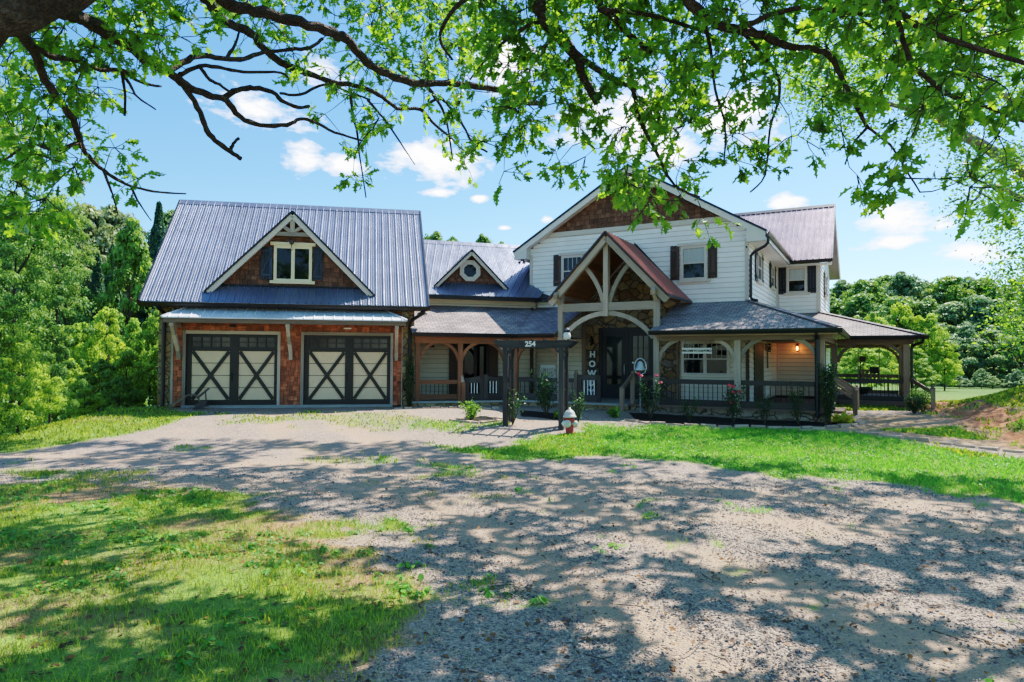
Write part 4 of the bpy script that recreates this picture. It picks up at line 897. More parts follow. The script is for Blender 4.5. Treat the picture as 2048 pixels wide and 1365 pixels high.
# gravel
t = NT('gravel_stones'); MT['gravel'] = t.out(t.bsdf(t.mix(1, t.ramp(t.attr('tint'), [(0, (.11, .10, .095)), (.4, (.28, .235, .21)), (.8, (.43, .35, .30)), (1, (.58, .49, .43))]), t.ramp(t.noise(t.pos(), 90, 3), [(.3, (.75,)*3), (.7, (1.2,)*3)]), 'MULTIPLY'), .85, spec=.3))
N = 150000; y = 2.8 + 8.5*rng.random(N)**1.5; x = rng.uniform(-1, 1, N)*(y*.79 + .6); g, c, m, dd_ = masks(x, y, True)
ok = (g < .55) & (rng.random(N) > dd_*1.1) & (rng.random(N) > track(x, y)*.85) & ((fbm(x, y, .8) > .42) | (rng.random(N) < .45)) & (x > -9); x, y = x[ok], y[ok]; n = len(x)
TV = np.array([(1, 0, 0), (0, 1, 0), (-1, 0, 0), (0, -1, 0), (0, 0, 1), (0, 0, -1)], float); TF = [(0, 1, 4), (1, 2, 4), (2, 3, 4), (3, 0, 4), (1, 0, 5), (2, 1, 5), (3, 2, 5), (0, 3, 5)]
s_ = rng.uniform(.003, .0095, n)*(1 + .05*y)*np.where(rng.random(n) > .96, 1.6, 1); sc3 = np.stack([s_*rng.uniform(.8, 1.5, n), s_*rng.uniform(.7, 1.2, n), s_*rng.uniform(.5, .8, n)], 1)
V, Fq, T = scatter(TV, TF, np.stack([x, y, gh(x, y) + s_*.15], 1), randrot(n, np.array([0, 0, 2.]), .5), sc3, rng.random(n)); npmesh('gravel_stones', V, Fq, MT['gravel'], T, kind='stuff', label='loose grey and pink gravel on the driveway')
# dead leaves and twigs
MT['deadleaf'] = m_leaf('dead_leaves', (.17, .09, .045), (.12, .06, .03), .6, .15, .8)
n = 2600; y = 3 + 10*rng.random(n)**1.3; x = rng.uniform(-1, 1, n)*(y*.79)
V, Fq, T = scatter([(0, 0, 0), (.5, .3, .1), (1, 0, 0), (.5, -.3, .06)], [(0, 1, 2), (0, 2, 3)], np.stack([x, y, gh(x, y) + .012], 1), randrot(n, np.array([0, 0, 2.2]), .6), rng.uniform(.03, .07, n), rng.random(n)); npmesh('dead_leaves', V, Fq, MT['deadleaf'], T, kind='stuff', label='dry brown leaves scattered on the gravel')
mb = MB()
for i in range(150):
    y = 3 + 9*random.random()**1.3; x = random.uniform(-1, 1)*y*.79; a = random.uniform(0, 6.28); l = random.uniform(.05, .28); pts = []
    for k in range(4): pts.append((x + cos(a)*l*k/3 + random.uniform(-.01, .01), y + sin(a)*l*k/3 + random.uniform(-.01, .01), ghs(x + cos(a)*l*k/3, y + sin(a)*l*k/3) + .012))
    mb.tube(pts, [.004, .0035, .003, .0015], 4, False)
MT['twig'] = m_plain('twig_bark', (.07, .05, .04), .9, 0, .4, 20)
mb.build('twigs', MT['twig'], kind='stuff', label='short dark twigs fallen on the driveway')
# ------------------------------------------------------------------ small things round the house
def T_(fr, p): return tuple(fr.W(p))
def lantern(fr, u, v, z, label, lit=False, mat='iron'):
    t = thing('wall_lantern', label, 'lantern', T_(fr, (u, v, z - .2)))
    m = MB(fr); m.box(u - .045, u + .045, v, v + .02, z - .14, z + .10); m.tube([(u, v + .02, z + .06), (u, v + .07, z + .15), (u, v + .12, z + .12)], .012, 6); m.lathe((u, v + .12, z + .06), [(.085, 0), (.06, .03), (.02, .06), (.01, .09)], 4); m.lathe((u, v + .12, z - .16), [(.01, -.03), (.055, 0), (.06, .02)], 4)
    for k in range(4): a = pi/4 + k*pi/2; m.tube([(u + .05*cos(a), v + .12 + .05*sin(a), z - .14), (u + .075*cos(a), v + .12 + .075*sin(a), z + .06)], .007, 4)
    m.build('body', MT[mat], t)
    g = MB(fr); g.lathe((u, v + .12, z - .12), [(.028, 0), (.04, .08), (.02, .15)], 8); g.build('bulb' if lit else 'shade', MT['glow' if lit else 'glassd'], t)
    if lit:
        l = bpy.data.lights.new('lantern_light', 'POINT'); l.energy = .5; l.color = (1, .42, .15); l.shadow_soft_size = .05; o = bpy.data.objects.new('lantern_light', l); C.objects.link(o); o.location = T_(fr, (u, v + .26, z - .05))
lantern(R, -5.12, .14, 2.12, 'black wrought iron lantern on the stone wall above the HOWDY board')
lantern(S, 3.35, .03, 1.93, 'dark lantern on the beige side wall under the right porch')
lantern(R, .78, -6.27, 1.98, 'lit lantern glowing orange on the beige wall of the right porch', True)
def flood(fr, u, v, z, label):
    t = thing('floodlight', label, 'floodlight', T_(fr, (u, v, z)), 'twin floodlights under the eaves'); m = MB(fr); m.box(u - .05, u + .05, v - .05, v + .05, z - .04, z)
    for s in (-1, 1): m.tube([(u + s*.02, v, z - .03), (u + s*.07, v + .03, z - .07)], .012, 5)
    m.build('bracket', MT['iron'], t)
    for s in (-1, 1): h = MB(fr); h.lathe((u + s*.08, v + .03, z - .08), [(.02, -.03), (.05, .02), (.055, .06)], 10, (s*.4, .6, -.7)); h.build('head', MT['iron'], t); h = MB(fr); h.lathe((u + s*.1, v + .07, z - .125), [(0, 0), (.045, .005)], 10, (s*.4, .6, -.7)); h.build('lens', MT['bell'], t)
flood(G, -3.86, .28, 2.93, 'twin floodlight under the outer end of the garage eave'); flood(G, 3.92, .28, 2.93, 'twin floodlight under the garage eave above the porch shingles'); flood(R, -7.85, .2, 5.08, 'small floodlight under the gable return above the middle metal roof')
t = thing('security_camera', 'white security camera at the top corner of the gable wall', 'camera', T_(R, (.0, .05, 5.0))); m = MB(R); m.tube([(.02, .03, 5.12), (.02, .12, 5.1), (.0, .14, 5.04)], .015, 6); m.build('mount', MT['white'], t); m = MB(R); m.lathe((0.02, .06, 4.98), [(.03, 0), (.045, .02), (.045, .14), (.035, .16)], 12, (-.2, 1, -.25)); m.build('body', MT['white'], t); m = MB(R); m.lathe((-.012, .215, 4.942), [(0, .01), (.03, .006), (.032, 0)], 12, (-.2, 1, -.25)); m.build('lens', MT['iron'], t)
m = MB(M); m.box(.74, .92, -1.97, -1.85, 1.84, 1.98); o = m.build('speaker', MT['iron']); setp(o, 'black speaker on the beige porch wall next to the garage', 'speaker')
m = MB(G); m.tube([(-.02, .04, 5.15), (-.02, .04, 5.02)], .014, 6); m.lathe((-.02, .04, 4.88), [(.02, .16), (.07, .12), (.075, .05), (.03, 0)], 10); m.tube([(-.02, .04, 4.88), (-.02, .04, 4.8), (-.05, .04, 4.74), (-.02, .04, 4.70), (.02, .04, 4.74)], .012, 6); o = m.build('hoist_hook', MT['rust']); setp(o, 'rusty pulley block and hook hanging in front of the dormer window', 'hook')
def text(body, fr, u, v, z, size, mat, parent, th=.006, name='lettering', rot=0, cx=1., off=0.):
    c = bpy.data.curves.new(name, 'FONT'); c.body = body; c.size = size; c.extrude = th; c.align_x = 'CENTER'; c.align_y = 'CENTER'; c.offset = off; c.space_character = cx
    o = bpy.data.objects.new(name, c); C.objects.link(o); c.materials.append(MT[mat]); w = fr.W((u, v, z)); p0 = worldloc(parent)
    dg = bpy.context.evaluated_depsgraph_get(); me = bpy.data.meshes.new_from_object(o.evaluated_get(dg)); bpy.data.objects.remove(o); o = bpy.data.objects.new(name, me); C.objects.link(o)
    if not me.materials: me.materials.append(MT[mat])
    me.attributes.new('tint', 'FLOAT', 'POINT').data.foreach_set('value', np.full(len(me.vertices), .5, 'f'))
    o.parent = parent; o.location = w - p0; o.rotation_euler = (pi/2, 0, radians(fr.th) + rot); return o
# HOWDY board
t = thing('welcome_board', 'tall dark board with stacked white letters HOWDY leaning by the front door', 'sign', T_(R, (-5.07, .25, .14)))
m = MB(R); m.prism([(-5.20, .33, .145), (-4.94, .33, .145), (-4.94, .20, 1.78), (-5.20, .20, 1.78)], (0, .02, 0)); m.build('board', MT['black'], t)
for i, ch in enumerate('HOWDY'):
    z = 1.62 - i*.325; o = text(ch, R, -5.07, .236 + (1.78 - z)*.08, z, .29, 'white', t, .008, 'letter', off=.014)
# WELCOME sign
t = thing('hanging_sign', 'cream wooden sign WELCOME TO OUR PORCH hung before the porch window', 'sign', T_(R, (-1.04, 2.3, 1.64)))
m = MB(R); m.box(-1.46, -.62, 2.29, 2.31, 1.635, 1.80); m.build('board', MT['white'], t)
for u in (-1.4, -.68): m = MB(R); m.tube([(u, 2.3, 1.79), (u + .06, 2.3, 2.12)], .005, 4); m.build('cord', MT['iron'], t)
text('WELCOME TO OUR PORCH', R, -1.04, 2.317, 1.712, .078, 'iron', t, .003, off=.0025, cx=.86)
m = MB(S); m.box(3.62, 3.74, .03, .06, 1.18, 1.98); o = m.build('wall_board', MT['timberm']); setp(o, 'narrow weathered board on the side wall beside a lantern', 'board')
# bell on its pole
t = thing('farm_bell', 'silver farm bell in a yoke on a grey pole by the entry steps', 'bell', T_(R, (-2.5, 2.95, -.12)))
bu, bv = -2.5, 2.95
m = MB(R); m.tube([(bu, bv, -.15), (bu, bv, 1.06)], .028, 8); m.build('pole', MT['galvp'], t)
m = MB(R); m.lathe((bu, bv, 1.15), [(.175, 0), (.165, .02), (.12, .07), (.095, .14), (.085, .2), (.05, .25), (0, .27)], 18); m.build('bell', MT['bell'], t, True)
m = MB(R); P = [(bu + .17*cos(a), bv, 1.26 + .23*sin(a)) for a in [pi*k/10 for k in range(11)]]; m.tube([(bu + .03, bv, 1.02), (bu + .14, bv, 1.08), (bu + .175, bv, 1.2)] + P + [(bu - .175, bv, 1.2), (bu - .14, bv, 1.08), (bu - .03, bv, 1.02)], .016, 6); m.tube([(bu - .17, bv, 1.35), (bu - .24, bv, 1.37)], .03, 8); m.build('yoke', MT['bell'], t)
# hydrant
hx, hy = 1.36, 15.48; hz_ = ghs(hx, hy)
t = thing('fire_hydrant', 'old red fire hydrant with chalky white bonnet and caps at the arbor foot', 'hydrant', (hx, hy, hz_))
m = MB(); m.lathe((hx, hy, hz_ - .02), [(.13, 0), (.13, .03), (.095, .04), (.09, .30), (.115, .32), (.115, .36), (.10, .37), (.10, .42)], 20); m.build('barrel', MT['hydred'], t, True)
m = MB(); m.lathe((hx, hy, hz_ + .40), [(.155, -.01), (.155, .02), (.13, .03), (.12, .09), (.085, .14), (.045, .165), (.04, .18), (.022, .18), (.022, .22), (0, .22)], 20); m.build('bonnet', MT['hydwh'], t, True)
for dx, dy, r in ((-.10, -.05, .065), (.10, -.03, .065), (-.05, -.11, .085)):
    m = MB(); l = hypot(dx, dy); m.lathe((hx + dx*.6, hy + dy*.6, hz_ + .25), [(r*.75, 0), (r*.75, .06), (r, .06), (r, .10), (r*.5, .125), (.018, .125), (.018, .15), (0, .15)], 14, (dx/l, dy/l, 0)); m.build('nozzle_cap', MT['hydwh'], t)
# arbor
A = Frame(-.15, 16.38, -15); az = -.25; AW, AD = 1.40, .58
t = thing('garden_arbor', 'black wooden garden arbor with house number 254 on its top beam', 'arbor', (.6, 16.3, az))
for u in (0, AW):
    for v in (0, -AD): m = MB(A); m.box(u - .06, u + .06, v - .06, v + .06, az - .05, 1.76); m.build('post', MT['black'], t)
for v in (.075, -AD - .075):
    m = MB(A); m.prism([(-.33, v - .02, 1.90), (-.22, v - .02, 1.80), (-.1, v - .02, 1.72), (AW + .1, v - .02, 1.72), (AW + .22, v - .02, 1.80), (AW + .33, v - .02, 1.90)][::-1], (0, .04, 0)); m.build('beam', MT['black'], t)
for i in range(7): u = -.2 + i*(AW + .4)/6; m = MB(A); m.box(u - .02, u + .02, -AD - .22, .2, 1.905, 1.93); m.build('slat', MT['black'], t)
m = MB(A); m.box(-.34, AW + .34, -AD*.5 - .35, .13, 1.90, 1.906); 
for u in (0, AW):
    m = MB(A)
    for vv in (-.2, -.38): m.box(u - .02, u + .02, vv - .02, vv + .02, az + .15, 1.76)
    for z in (az + .1, .25, .7, 1.15, 1.55): m.box(u - .018, u + .018, -AD + .06, -.06, z - .02, z + .02)
    m.build('trellis', MT['black'], t)
    for s in (-1, 1): m = MB(A); m.beam((u + s*.06, 0, 1.62), (u + s*.17, 0, 1.73), .05, .05); m.build('corbel', MT['black'], t)
text('254', A, AW*.46, .099, 1.81, .175, 'white', t, .006, 'house_number', off=.006)
# bird ornament on the arbor
w = A.W((AW + .08, -.30, 1.93)); t = thing('bird_figurine', 'small black and white bird figurine standing on the arbor top', 'figurine', tuple(w))
m = MB(); m.lathe(tuple(w), [(.05, 0), (.085, .03), (.095, .09), (.075, .16), (.05, .19)], 14); m.build('body', MT['white'], t, True)
m = MB(); m.lathe((w.x, w.y, w.z + .17), [(.05, 0), (.075, .03), (.075, .08), (.04, .12), (0, .13)], 14); m.beam((w.x - .02, w.y - .07, w.z + .235), (w.x - .035, w.y - .13, w.z + .22), .03, .02); m.build('head', MT['shutterbl'], t)
for s in (-1, 1): m = MB(); m.lathe((w.x + s*.088, w.y + .01, w.z + .03), [(.0, 0), (.03, .04), (.02, .10), (0, .12)], 8, (-s*.15, .05, 1)); m.build('wing', MT['iron'], t)
# rocking chair on the middle porch
K = Frame(*R.W((-6.35, 1.25, 0)).xy, -12); kz = .15
t = thing('rocking_chair', 'white wooden rocking chair on the porch behind the rose bush', 'chair', tuple(K.W((0, 0, kz))))
m = MB(K); 
for i in range(6): m.box(-.24, .24, -.20 + i*.075, -.135 + i*.075, kz + .40, kz + .42)
m.build('seat', MT['white'], t)
m = MB(K)
for i in range(6): u = -.19 + i*.076; m.beam((u, -.24, kz + .44), (u, -.40, kz + 1.02), .035, .012)
m.beam((-.25, -.42, kz + 1.06), (.25, -.42, kz + 1.06), .03, .10); m.build('backrest', MT['white'], t)
for s in (-1, 1):
    m = MB(K); m.tube([(s*.25, -.24, kz + .05), (s*.25, -.24, kz + .4), (s*.25, -.42, kz + 1.08)], .022, 6); m.build('leg', MT['white'], t)
    m = MB(K); m.tube([(s*.25, .24, kz + .05), (s*.25, .24, kz + .62)], .022, 6); m.build('leg', MT['white'], t)
    m = MB(K); m.box(s*.25 - .04, s*.25 + .04, -.3, .3, kz + .62, kz + .645); m.build('armrest', MT['white'], t)
    m = MB(K); m.tube([(s*.25, -.5, kz + .12), (s*.25, -.25, kz + .035), (s*.25, 0, kz + .015), (s*.25, .25, kz + .035), (s*.25, .42, kz + .09)], .02, 6); m.build('rocker', MT['white'], t)
# white jar lantern on the gate post
w = M.W((2.88, .05, .88)); t = thing('jar_lantern', 'small white jar lantern on the porch gate', 'lantern', tuple(w)); m = MB(); m.lathe(tuple(w), [(.05, 0), (.055, .02), (.055, .12), (.03, .15)], 10); m.build('jar', MT['white'], t); m = MB(); m.lathe((w.x, w.y, w.z + .15), [(.04, 0), (.04, .03), (0, .035)], 10); m.build('lid', MT['iron'], t)
# antique plow
P = Frame(-9.30, 19.12, 12); pz = ghs(-9.3, 19.1)
t = thing('antique_plow', 'rusty antique plow with curved wooden handles before the garage door', 'plow', (-9.3, 19.12, pz))
for s in (-1, 1): m = MB(P); m.tube([(-.55, s*.16 + .1, pz + .05), (-.3, s*.14 + .1, pz + .22), (-.08, s*.1 + .1, pz + .38), (.08, s*.07 + .08, pz + .42), (.22, s*.04 + .05, pz + .36), (.3, .05, pz + .14)], [.018, .018, .02, .02, .018, .018], 6); m.build('handle', MT['timberm'], t)
m = MB(P); m.beam((.2, .05, pz + .3), (.52, .0, pz + .6), .05, .06); m.beam((.46, .05, pz + .1), (.42, .05, pz + .56), .03, .03); m.build('beam', MT['rust'], t)
m = MB(P); m.prism([(.12, .14, pz), (.38, .16, pz + .02), (.5, .1, pz + .2), (.34, .08, pz + .26), (.2, .1, pz + .14)], (0, -.05, 0)); m.beam((.1, .08, pz + .02), (.52, .06, pz + .1), .1, .04); m.build('blade', MT['rust'], t)
# garden hose
m = MB(G); 
for k in range(3): m.tube([(3.50 + (.11 + k*.015)*cos(a), .08 + k*.02, .62 + (.16 + .02*k)*sin(a)) for a in [2*pi*i/18 for i in range(19)]], .011, 5, False)
o = m.build('garden_hose', MT['iron']); setp(o, 'black garden hose coiled on the stone pier beside the porch', 'hose')
# swing porch things
t = thing('porch_swing', 'wooden swing bench hanging on ropes in the right porch', 'swing', T_(R, (3.2, -7, .6)))
for u in (2.84, 3.54):
    for dv in (-.25, .2): m = MB(R); m.tube([(u, -7 + dv, .68), (u, -7, 2.12)], .012, 5); m.build('rope', MT['timberm'], t)
m = MB(R); m.box(2.8, 3.58, -7.28, -6.75, .62, .67); m.build('seat', MT['timberm'], t)
m = MB(R)
for i in range(6): m.box(2.84 + i*.125, 2.91 + i*.125, -7.28, -7.25, .67, 1.08)
m.box(2.8, 3.58, -7.29, -7.24, 1.06, 1.12); m.build('backrest', MT['timberm'], t)
for u in (2.82, 3.52): m = MB(R); m.box(u, u + .05, -7.25, -6.75, .86, .9); m.build('armrest', MT['timberm'], t)
m = MB(R); m.box(3.22, 3.52, -7.24, -7.1, 1.0, 1.24); o = m.build('cushion', MT['iron']); setp(o, 'black cushion propped on the porch swing', 'cushion'); bv_ = o.modifiers.new('soft', 'BEVEL'); bv_.width = .06; bv_.segments = 3
t = thing('hanging_planter', 'small dark red planter box hanging above the swing', 'planter', T_(R, (2.96, -7.6, 1.45))); m = MB(R); m.box(2.86, 3.08, -7.7, -7.5, 1.45, 1.64); m.build('box', MT['shutter'], t)
for u in (2.88, 3.06): m = MB(R); m.tube([(u, -7.6, 1.64), (u, -7.6, 2.12)], .006, 4); m.build('cord', MT['iron'], t)
w = R.W((2.98, -5.0, .16)); t = thing('fire_bowl', 'wide dark green metal bowl on short legs on the porch floor', 'bowl', tuple(w)); m = MB(); m.lathe((w.x, w.y, w.z + .12), [(.05, 0), (.2, .05), (.33, .2), (.36, .26), (.33, .25), (.2, .1), (0, .06)], 20); m.build('bowl', m_plain('dark_green_enamel', (.01, .03, .022), .35), t, True)
for k in range(3): a = 2*pi*k/3; m = MB(); m.tube([(w.x + .2*cos(a), w.y + .2*sin(a), w.z), (w.x + .15*cos(a), w.y + .15*sin(a), w.z + .2)], .015, 5); m.build('leg', MT['iron'], t)
# edging stones
def estones(line, lab, grp, sz=.3, name='edging_stone'):
    for (x1, y1), (x2, y2) in zip(line, line[1:]):
        L = hypot(x2-x1, y2-y1); n = max(1, round(L/sz)); th = math.degrees(atan2(y2-y1, x2-x1))
        for i in range(n):
            f = (i + .5)/n; x, y = x1 + (x2-x1)*f, y1 + (y2-y1)*f; fr = Frame(x, y, th + random.uniform(-6, 6)); z = ghs(x, y); l = L/n*random.uniform(.42, .49); h = random.uniform(.03, .07); wd = random.uniform(.06, .1)
            m = MB(fr); m.piece(fr.u); j = lambda: random.uniform(-.012, .012)
            m.hexa([(-l + j(), wd + j(), z - .05), (l + j(), wd + j(), z - .05), (l + j(), -wd + j(), z - .05), (-l + j(), -wd, z - .05), (-l*.93 + j(), wd*.85 + j(), z + h + j()), (l*.93 + j(), wd*.85, z + h + j()), (l*.93, -wd*.85 + j(), z + h + j()), (-l*.93, -wd*.85, z + h + j())])
            o = m.build(name, MT['edge'], None); o3 = Vector((x, y, z)); o.data.transform(Matrix.Translation(-o3)); o.location = o3; bb = o.modifiers.new('worn', 'BEVEL'); bb.width = .015; bb.segments = 2; setp(o, lab, 'stone', grp)
estones([(-3.45, 19.5), (-1.61, 19.71), (-.35, 19.81)], 'reddish stone in the row edging the bed before the middle porch', 'edging stones before the middle porch', .27)
estones([(3.02, 17.35), (3.53, 16.87), (4.72, 16.57), (5.91, 16.41), (7.08, 16.25), (8.43, 16.49), (9.01, 16.99)], 'flat stone in the row edging the dark mulch bed of the right porch', 'edging stones round the mulch bed', .38)
estones([(6.9, 15.95), (7.58, 16.05), (8.07, 15.7), (8.6, 15.4), (8.94, 15.1), (9.35, 14.75), (9.97, 14.2), (10.58, 13.6), (10.95, 13.0)], 'pale flat stone in the row between bright lawn and gravel path', 'edging stones along the path', .42)
estones([(-1.59, 17.07), (-.79, 16.67), (-.2, 17.11), (-.84, 17.65), (-1.59, 17.07)], 'small stone in the ring around the little planting bed', 'stones ringing the little bed', .25)
m = MB(); bx, by = 9.5, 14.75; bz = ghs(bx, by); 
V = []; 
o = None
def boulder(x, y, r, label):
    m = MB(); z = ghs(x, y); m.lathe((x, y, z - .05), [(r*1.1, 0), (r*1.15, r*.3), (r*.8, r*.75), (r*.35, r*.95), (0, r)], 9); o = m.build('boulder', MT['edge'], None, True, label=label, cat='rock'); 
    for v in o.data.vertices: v.co.x = x + (v.co.x - x)*1.5 + random.uniform(-.03, .03); v.co.z += random.uniform(-.02, .02)
boulder(9.66, 14.6, .13, 'low brown boulder lying in the path edging')

# ------------------------------------------------------------------ plants
MT['rose'] = m_leaf('rose_leaves', (.035, .10, .04), (.08, .2, .05), .45, .3, .4)
MT['bright'] = m_leaf('bright_leaves', (.10, .26, .03), (.3, .55, .06), .35, .4, .45)
MT['hosta'] = m_leaf('hosta_leaves', (.45, .48, .08), (.6, .65, .1), .3, .35, .45)
MT['box'] = m_leaf('boxwood_leaves', (.12, .27, .03), (.3, .5, .05), .45, .3, .45)
MT['dkshrub'] = m_leaf('dark_shrub_leaves', (.03, .085, .03), (.06, .16, .03), .6, .25, .35)
MT['stem'] = m_plain('green_brown_stem', (.07, .06, .03), .8, 0, .3, 12)
MT['pink'] = m_leaf('pink_petals', (.75, .10, .16), (.8, .15, .2), .3, .4, .5); MT['red'] = MT['red']
LEAF6 = ([(0, 0, 0), (.35, .26, .05), (.8, .18, .03), (1, 0, -.06), (.8, -.18, .03), (.35, -.26, .05)], [(0, 2, 1), (0, 3, 2), (0, 4, 3), (0, 5, 4)])
def bush(name, label, cat, x, y, h, r, n, ls, mat, stems=7, flowers=0, z0=None, flat=.55, group=None, shape='open', fz=(.6, 1)):
    z = ghs(x, y) if z0 is None else z0; t = thing(name, label, cat, (x, y, z), group); m = MB(); pts = []
    for k in range(stems):
        a = random.uniform(0, 6.28); rr = r*random.uniform(.3, 1); hh = h*random.uniform(.7, 1); q = [(x, y, z - .03)]
        if shape == 'column': rr *= .8
        for j in range(1, 5): f = j/4; q.append((x + cos(a)*rr*(f**.8 if shape != 'column' else min(1, f*2.5)) + random.uniform(-.03, .03), y + sin(a)*rr*(f**.8 if shape != 'column' else min(1, f*2.5)) + random.uniform(-.03, .03), z + hh*f))
        m.tube(q, [.012, .01, .007, .005, .002], 5, False); pts += [(q, .25 if shape == 'open' else .08)]
    m.build('stem', MT['stem'], t)
    P = []
    for i in range(n):
        q, lo = random.choice(pts); f = lo + (1 - lo)*random.random()**.8; s = f*4; j = min(3, int(s)); fr = s - j; a, b = q[j], q[j+1]; sp = r*(.28 if shape == 'open' else .3)
        P.append([a[c] + (b[c]-a[c])*fr + random.gauss(0, sp*.6) for c in range(3)])
    P = np.array(P); P[:, 2] = np.maximum(P[:, 2], z + .02)
    V, F, T = scatter(*LEAF6, P, randrot(n, np.array([0, 0, flat*2]), 1.), rng.uniform(ls*.6, ls*1.3, n), rng.random(n)); npmesh('foliage', V, F, MT[mat], T, t)
    for k in range(flowers):
        q, _ = random.choice(pts); f = random.uniform(*fz); c = q[min(4, int(round(f*4)))]; c = (c[0] + random.gauss(0, .05), c[1] - .05 + random.gauss(0, .05), z + h*f + random.gauss(0, .03)); m = MB(); m.lathe(c, [(.015, -.01), (.045, .02), (.05, .04), (.02, .05), (.03, .03), (0, .05)], 7, (random.uniform(-.5, .5), -.6, 1)); m.build('flower', MT['pink'], t)
    return t
bush('rose_bush', 'tall open rose bush seen through the arbor', 'shrub', .95, 18.0, 1.2, .42, 800, .075, 'rose', 9)
bush('rose_bush', 'rose bush with red blooms at the bell pole', 'shrub', 3.75, 17.85, 1.1, .36, 800, .06, 'rose', 9, 5, fz=(.9, 1.12))
bush('rose_bush', 'rose bush with salmon blooms before the middle porch post', 'shrub', 5.75, 17.15, .95, .36, 600, .06, 'rose', 8, 6, fz=(.3, 1))
bush('rose_bush', 'thin low rose bush before the right porch window', 'shrub', 4.66, 17.3, .65, .25, 240, .06, 'rose', 5)
bush('rose_bush', 'thin rose bush between two blooming ones in the mulch bed', 'shrub', 6.5, 17.0, .8, .28, 260, .06, 'rose', 6)
bush('rose_bush', 'rose bush nearest the downspout at the porch corner', 'shrub', 7.3, 16.85, 1.05, .28, 320, .065, 'rose', 6)
bush('young_shrub', 'young bright shrub in the small stone ringed bed', 'shrub', -1.05, 17.12, .5, .28, 330, .08, 'bright', 9)
bush('columnar_shrub', 'narrow upright shrub beside the garage stone pier', 'shrub', -3.12, 20.05, 1.7, .17, 1900, .05, 'dkshrub', 14, shape='column')
bush('columnar_shrub', 'narrow dark shrub at the right porch corner', 'shrub', 8.0, 16.75, 1.65, .24, 2400, .055, 'dkshrub', 14, shape='column')
bush('boxwood', 'round boxwood, greyer and lower of the two by the side rail', 'shrub', 11.5, 18.9, .48, .26, 2400, .035, 'rose', 14)
bush('boxwood', 'tall sunlit yellow green boxwood under the side newel', 'shrub', 12.0, 19.3, .66, .32, 3400, .035, 'box', 16)
bush('climbing_rose', 'climbing rose on the arbor post beside the hydrant', 'vine', 1.62, 16.5, .85, .26, 300, .06, 'rose', 7)
bush('climbing_rose', 'sparse climbing rose on the arbor side away from the hydrant', 'vine', .02, 16.45, 1.0, .28, 240, .06, 'rose', 6)
bush('leafy_plant', 'low leafy plant at the foot of the entry step', 'plant', 2.75, 17.9, .22, .16, 60, .12, 'bright', 4); bush('leafy_plant', 'low leafy plant behind the arbor at the bed edge', 'plant', 1.25, 17.5, .2, .18, 70, .11, 'bright', 4)
x, y = 8.42, 16.85; z = ghs(x, y); t = thing('hosta', 'yellow green hosta clump by the porch side steps', 'plant', (x, y, z)); n = 90; a = rng.uniform(0, 2*pi, n); el = rng.uniform(.15, 1.1, n); xd = np.stack([np.cos(a)*np.cos(el), np.sin(a)*np.cos(el), np.sin(el)], 1); zz = np.stack([-np.cos(a)*np.sin(el), -np.sin(a)*np.sin(el), np.cos(el)], 1); Rm = np.stack([xd, np.cross(zz, xd), zz], 2)
V, F, T = scatter([(0, 0, 0), (.3, .13, .05), (.65, .16, .06), (1, 0, -.12), (.65, -.16, .06), (.3, -.13, .05)], LEAF6[1], np.array([[x, y, z]]*n) + rng.normal(size=(n, 3))*.03, Rm, rng.uniform(.22, .42, n), rng.random(n)); npmesh('foliage', V, F, MT['hosta'], T, t)
# ------------------------------------------------------------------ background trees
t = NT('oak_bark'); v = t.pos(); s1 = t.n('ShaderNodeTexVoronoi', 0, i_Vector=t.n('ShaderNodeMapping', 0, i_Vector=v, i_Scale=(9, 9, 9)), i_Scale=2.6, feature='DISTANCE_TO_EDGE'); n1 = t.noise(v, 11, 6, .7); n2 = t.noise(v, 2.2, 4)
col = t.ramp(t.math('ADD', t.math('MULTIPLY', n1, .7), t.math('MULTIPLY', n2, .3)), [(.3, (.022, .015, .011)), (.5, (.085, .058, .042)), (.62, (.15, .12, .10)), (.75, (.30, .30, .26))])
MT['bark'] = t.out(t.bsdf(col, .9, 0, t.math('ADD', t.math('MULTIPLY', s1, 1.6), n1), 1., .07))
MT['barkp'] = m_plain('pale_bark', (.24, .20, .17), .85, 0, .35, 8, .4)
MT['lfF'] = m_leaf('fresh_green_leaves', (.16, .32, .05), (.40, .62, .08), .5, .4, .5, .1)
MT['lfA'] = m_leaf('mid_green_leaves', (.125, .26, .06), (.30, .50, .09), .55, .3, .5, .25)
MT['lfB'] = m_leaf('hazed_green_leaves', (.15, .27, .12), (.32, .48, .17), .45, .28, .5, .3)  # paler, bluer green: distance haze put into the leaf colour
MT['lfC'] = m_leaf('yellow_green_leaves', (.24, .40, .06), (.52, .74, .11), .45, .38, .5, .2)
MT['lfD'] = m_leaf('pine_needles', (.05, .14, .06), (.10, .22, .07), .5, .2, .6, .25)
MT['lfE'] = m_leaf('grey_green_leaves', (.18, .24, .11), (.32, .42, .14), .5, .3, .5, .2)
